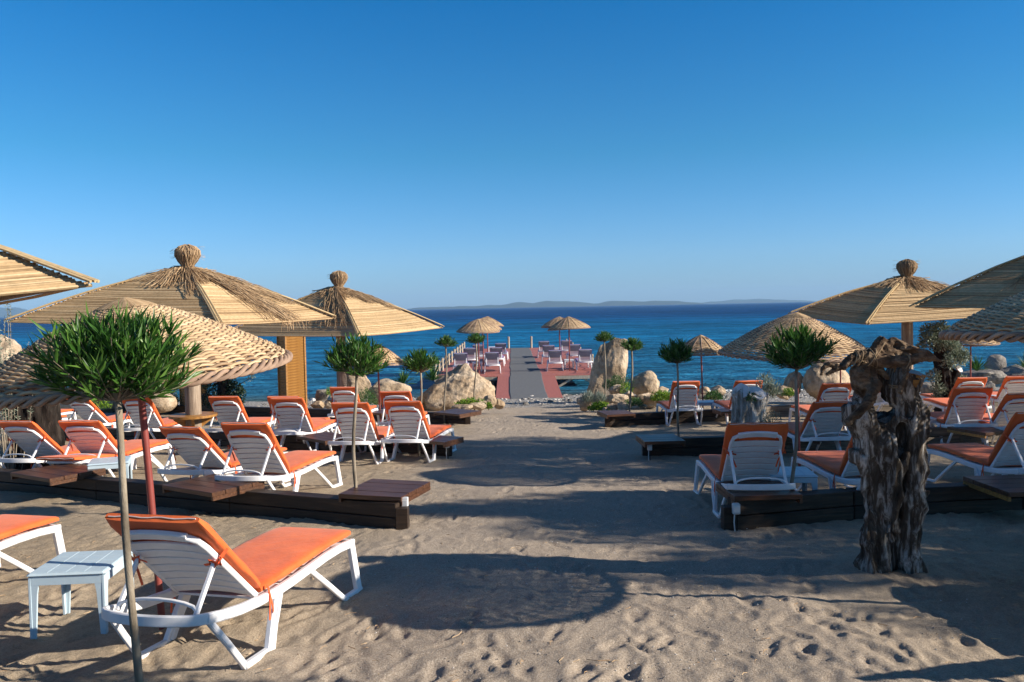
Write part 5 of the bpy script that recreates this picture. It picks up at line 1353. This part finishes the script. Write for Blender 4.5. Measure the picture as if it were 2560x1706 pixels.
tdeck(1350, 1400, 512, 'white side table in the second right row of the jetty')
GJ = 'woven umbrellas on the jetty'
for (ua, ub, vr, Y, lb) in [(420, 800, 342, 37.9, 'front left woven umbrella on the jetty'), (478, 830, 318, 43, 'second left woven umbrella on the jetty, overlapped by its neighbour'), (548, 848, 290, 49.5, 'last left woven umbrella on the jetty, rightmost of the left cluster'),
        (1310, 1690, 318, 38.4, 'front right woven umbrella on the jetty, clear against the sea'), (1252, 1560, 302, 45, 'rear right woven umbrella on the jetty, partly behind the front one')]:
    p = D(1040+(ua+ub)/2*E_, 740+vr*E_, Y); wicker_umbrella(UM_DECK, (p.x, Y, DZ), p.z-DZ, lb, GJ, (rad(1), rad(3)), (0, 0), pr=.03, rz=ua)

# foam line of the small wave at the right shore
mb = MB(); rn = random.Random(2)
for k in range(240):
    x = rn.uniform(6, 12); y = 32.9+rn.gauss(0, .14)+.25*math.sin(x*.9); L = rn.uniform(.04, .22)
    mb.tube([(x, y, SEA+.01), (x+L/2, y+rn.uniform(-.04, .04), SEA+.03), (x+L, y+rn.uniform(-.03, .03), SEA+.01)], [.01, .025, .01], 5)
setp(link('wave_foam', mb.mesh('wave_foam', M['foam'], True)), 'thin line of white foam where a small wave breaks at the right shore', 'foam', kind='stuff')

# ------------------------------------------------------------------ olive trees right of the frame shade the path; those behind the camera are added to cut sky light
def tree(x, y, H, R, trunk_h, seed, label, n=5200):
    rn = random.Random(seed); root = empty('olive_tree', G(x, y), 0, label, 'olive tree', 'olive trees outside the frame'); spec = []
    mb = MB(); cz = trunk_h+R*.75
    mb.tube([(0, 0, -.2), (.1, 0, trunk_h*.5), (0, .1, trunk_h), (0, 0, cz)], [.26, .2, .17, .08], 8)
    cl = []
    for k in range(26):
        d = rdir(rn); q = Vector((d.x*R, d.y*R, d.z*(H-trunk_h)/2*.9))*rn.uniform(.35, .85)+Vector((0, 0, cz)); cl.append((q, rn.uniform(.45, .8)*R*.42))
        mb.tube([(0, 0, trunk_h*.95), (q*.5).to_tuple()[0:2]+(lerp(trunk_h, q.z, .6),), q], [.07, .045, .015], 5)
    link('trunk', mb.mesh('trunk', M['darkbark'], True), root)
    for _ in range(n):
        c_, r_ = rn.choice(cl); d = rdir(rn); b = c_+d*r_*rn.random()**.4
        spec.append((b, (d+rdir(rn)).normalized(), rn.uniform(.10, .17), .055, rdir(rn), .1))
    o = link('crown', leaf_mesh('crown', spec, M['oliveleaf']), root); o['kind'] = 'stuff'
tree(12.7, 7.3, 6.9, 2.1, 2.7, 1, 'olive tree right of the frame whose crown shades the sand before the front right beam', 17000)
tree(11.8, 10.9, 6.9, 1.9, 2.7, 6, 'olive tree right of the frame whose crown shades the middle of the path', 13000)
tree(11.6, 12.9, 6.9, 2.2, 2.8, 2, 'olive tree right of the frame shading the path by the second right beam', 13000)
tree(9.0, -1.8, 7.4, 2.8, 2.4, 7, 'olive tree added behind the camera on its right, unseen, to block sky light', 12000)  # this and the next ones are added out of view to dim the ambient light
tree(-4.5, -5.0, 7.4, 2.8, 2.4, 8, 'olive tree added behind the camera on its left, unseen, to block sky light', 12000)
tree(2.4, -6.0, 7.4, 2.8, 2.4, 9, 'olive tree added straight behind the camera, unseen, to block sky light', 12000)
tree(17.2, 8.6, 7.0, 3.0, 2.0, 3, 'farther olive tree right of the frame shading the front right loungers', 15000)
tree(4.2, 2.5, 4.0, 1.1, 1.7, 4, 'small olive tree behind the right foreground, shading the nearest lounger', 3600)
tree(12.9, 4.9, 5.0, 2.1, 2.1, 5, 'olive tree nearest the right frame edge, shading the sand round the carved stump', 14000)

# ------------------------------------------------------------------ litter on the sand
mb = MB(); rn = random.Random(9)
for _ in range(900):
    y = 3.8+12*rn.random()**1.5; x = rn.uniform(-.7, .7)*y; L = rn.uniform(.015, .07)*(2.2 if rn.random() < .06 else 1); a = rn.uniform(0, 6.28); z = gz(x, y)+.012
    mb.tube([(x, y, z), (x+L*.5*math.cos(a), y+L*.5*math.sin(a), z+.004), (x+L*math.cos(a+.3), y+L*math.sin(a+.3), z)], rn.uniform(.0012, .0028), 3)
setp(link('twigs', mb.mesh('twigs', M['straw'])), 'dry twigs and straw bits scattered on the sand', 'twigs', kind='stuff')
mb = MB()
for _ in range(2600):
    y = 3.7+13*rn.random()**1.4; x = 1.0+rn.gauss(0, 1.1)+.0*y; r = rn.uniform(.003, .009); z = gz(x, y)+.004
    k = [(x+r*math.cos(q*1.57+.4), y+r*math.sin(q*1.57+.4), z) for q in range(4)]+[(x, y, z+r*.9)]
    mb.add(k, [(0, 1, 4), (1, 2, 4), (2, 3, 4), (3, 0, 4)])
setp(link('grit', mb.mesh('grit', M['pebble'])), 'coarse grit and small stones in the middle of the path', 'grit', kind='stuff')

# ------------------------------------------------------------------ air
mb = MB(); mb.box((0, 3400, 58), (16000, 7400, 124))
hz = bpy.data.materials.new('haze'); hz.use_nodes = True; ht = hz.node_tree; ht.nodes.remove(ht.nodes['Principled BSDF'])
pv = ht.nodes.new('ShaderNodeVolumePrincipled'); pv.inputs['Color'].default_value = (.42, .68, 1, 1); pv.inputs['Density'].default_value = 1.35e-4
ht.links.new(pv.outputs[0], ht.nodes['Material Output'].inputs['Volume'])
setp(link('haze', mb.mesh('haze', hz)), 'pale blue sea haze', kind='stuff')
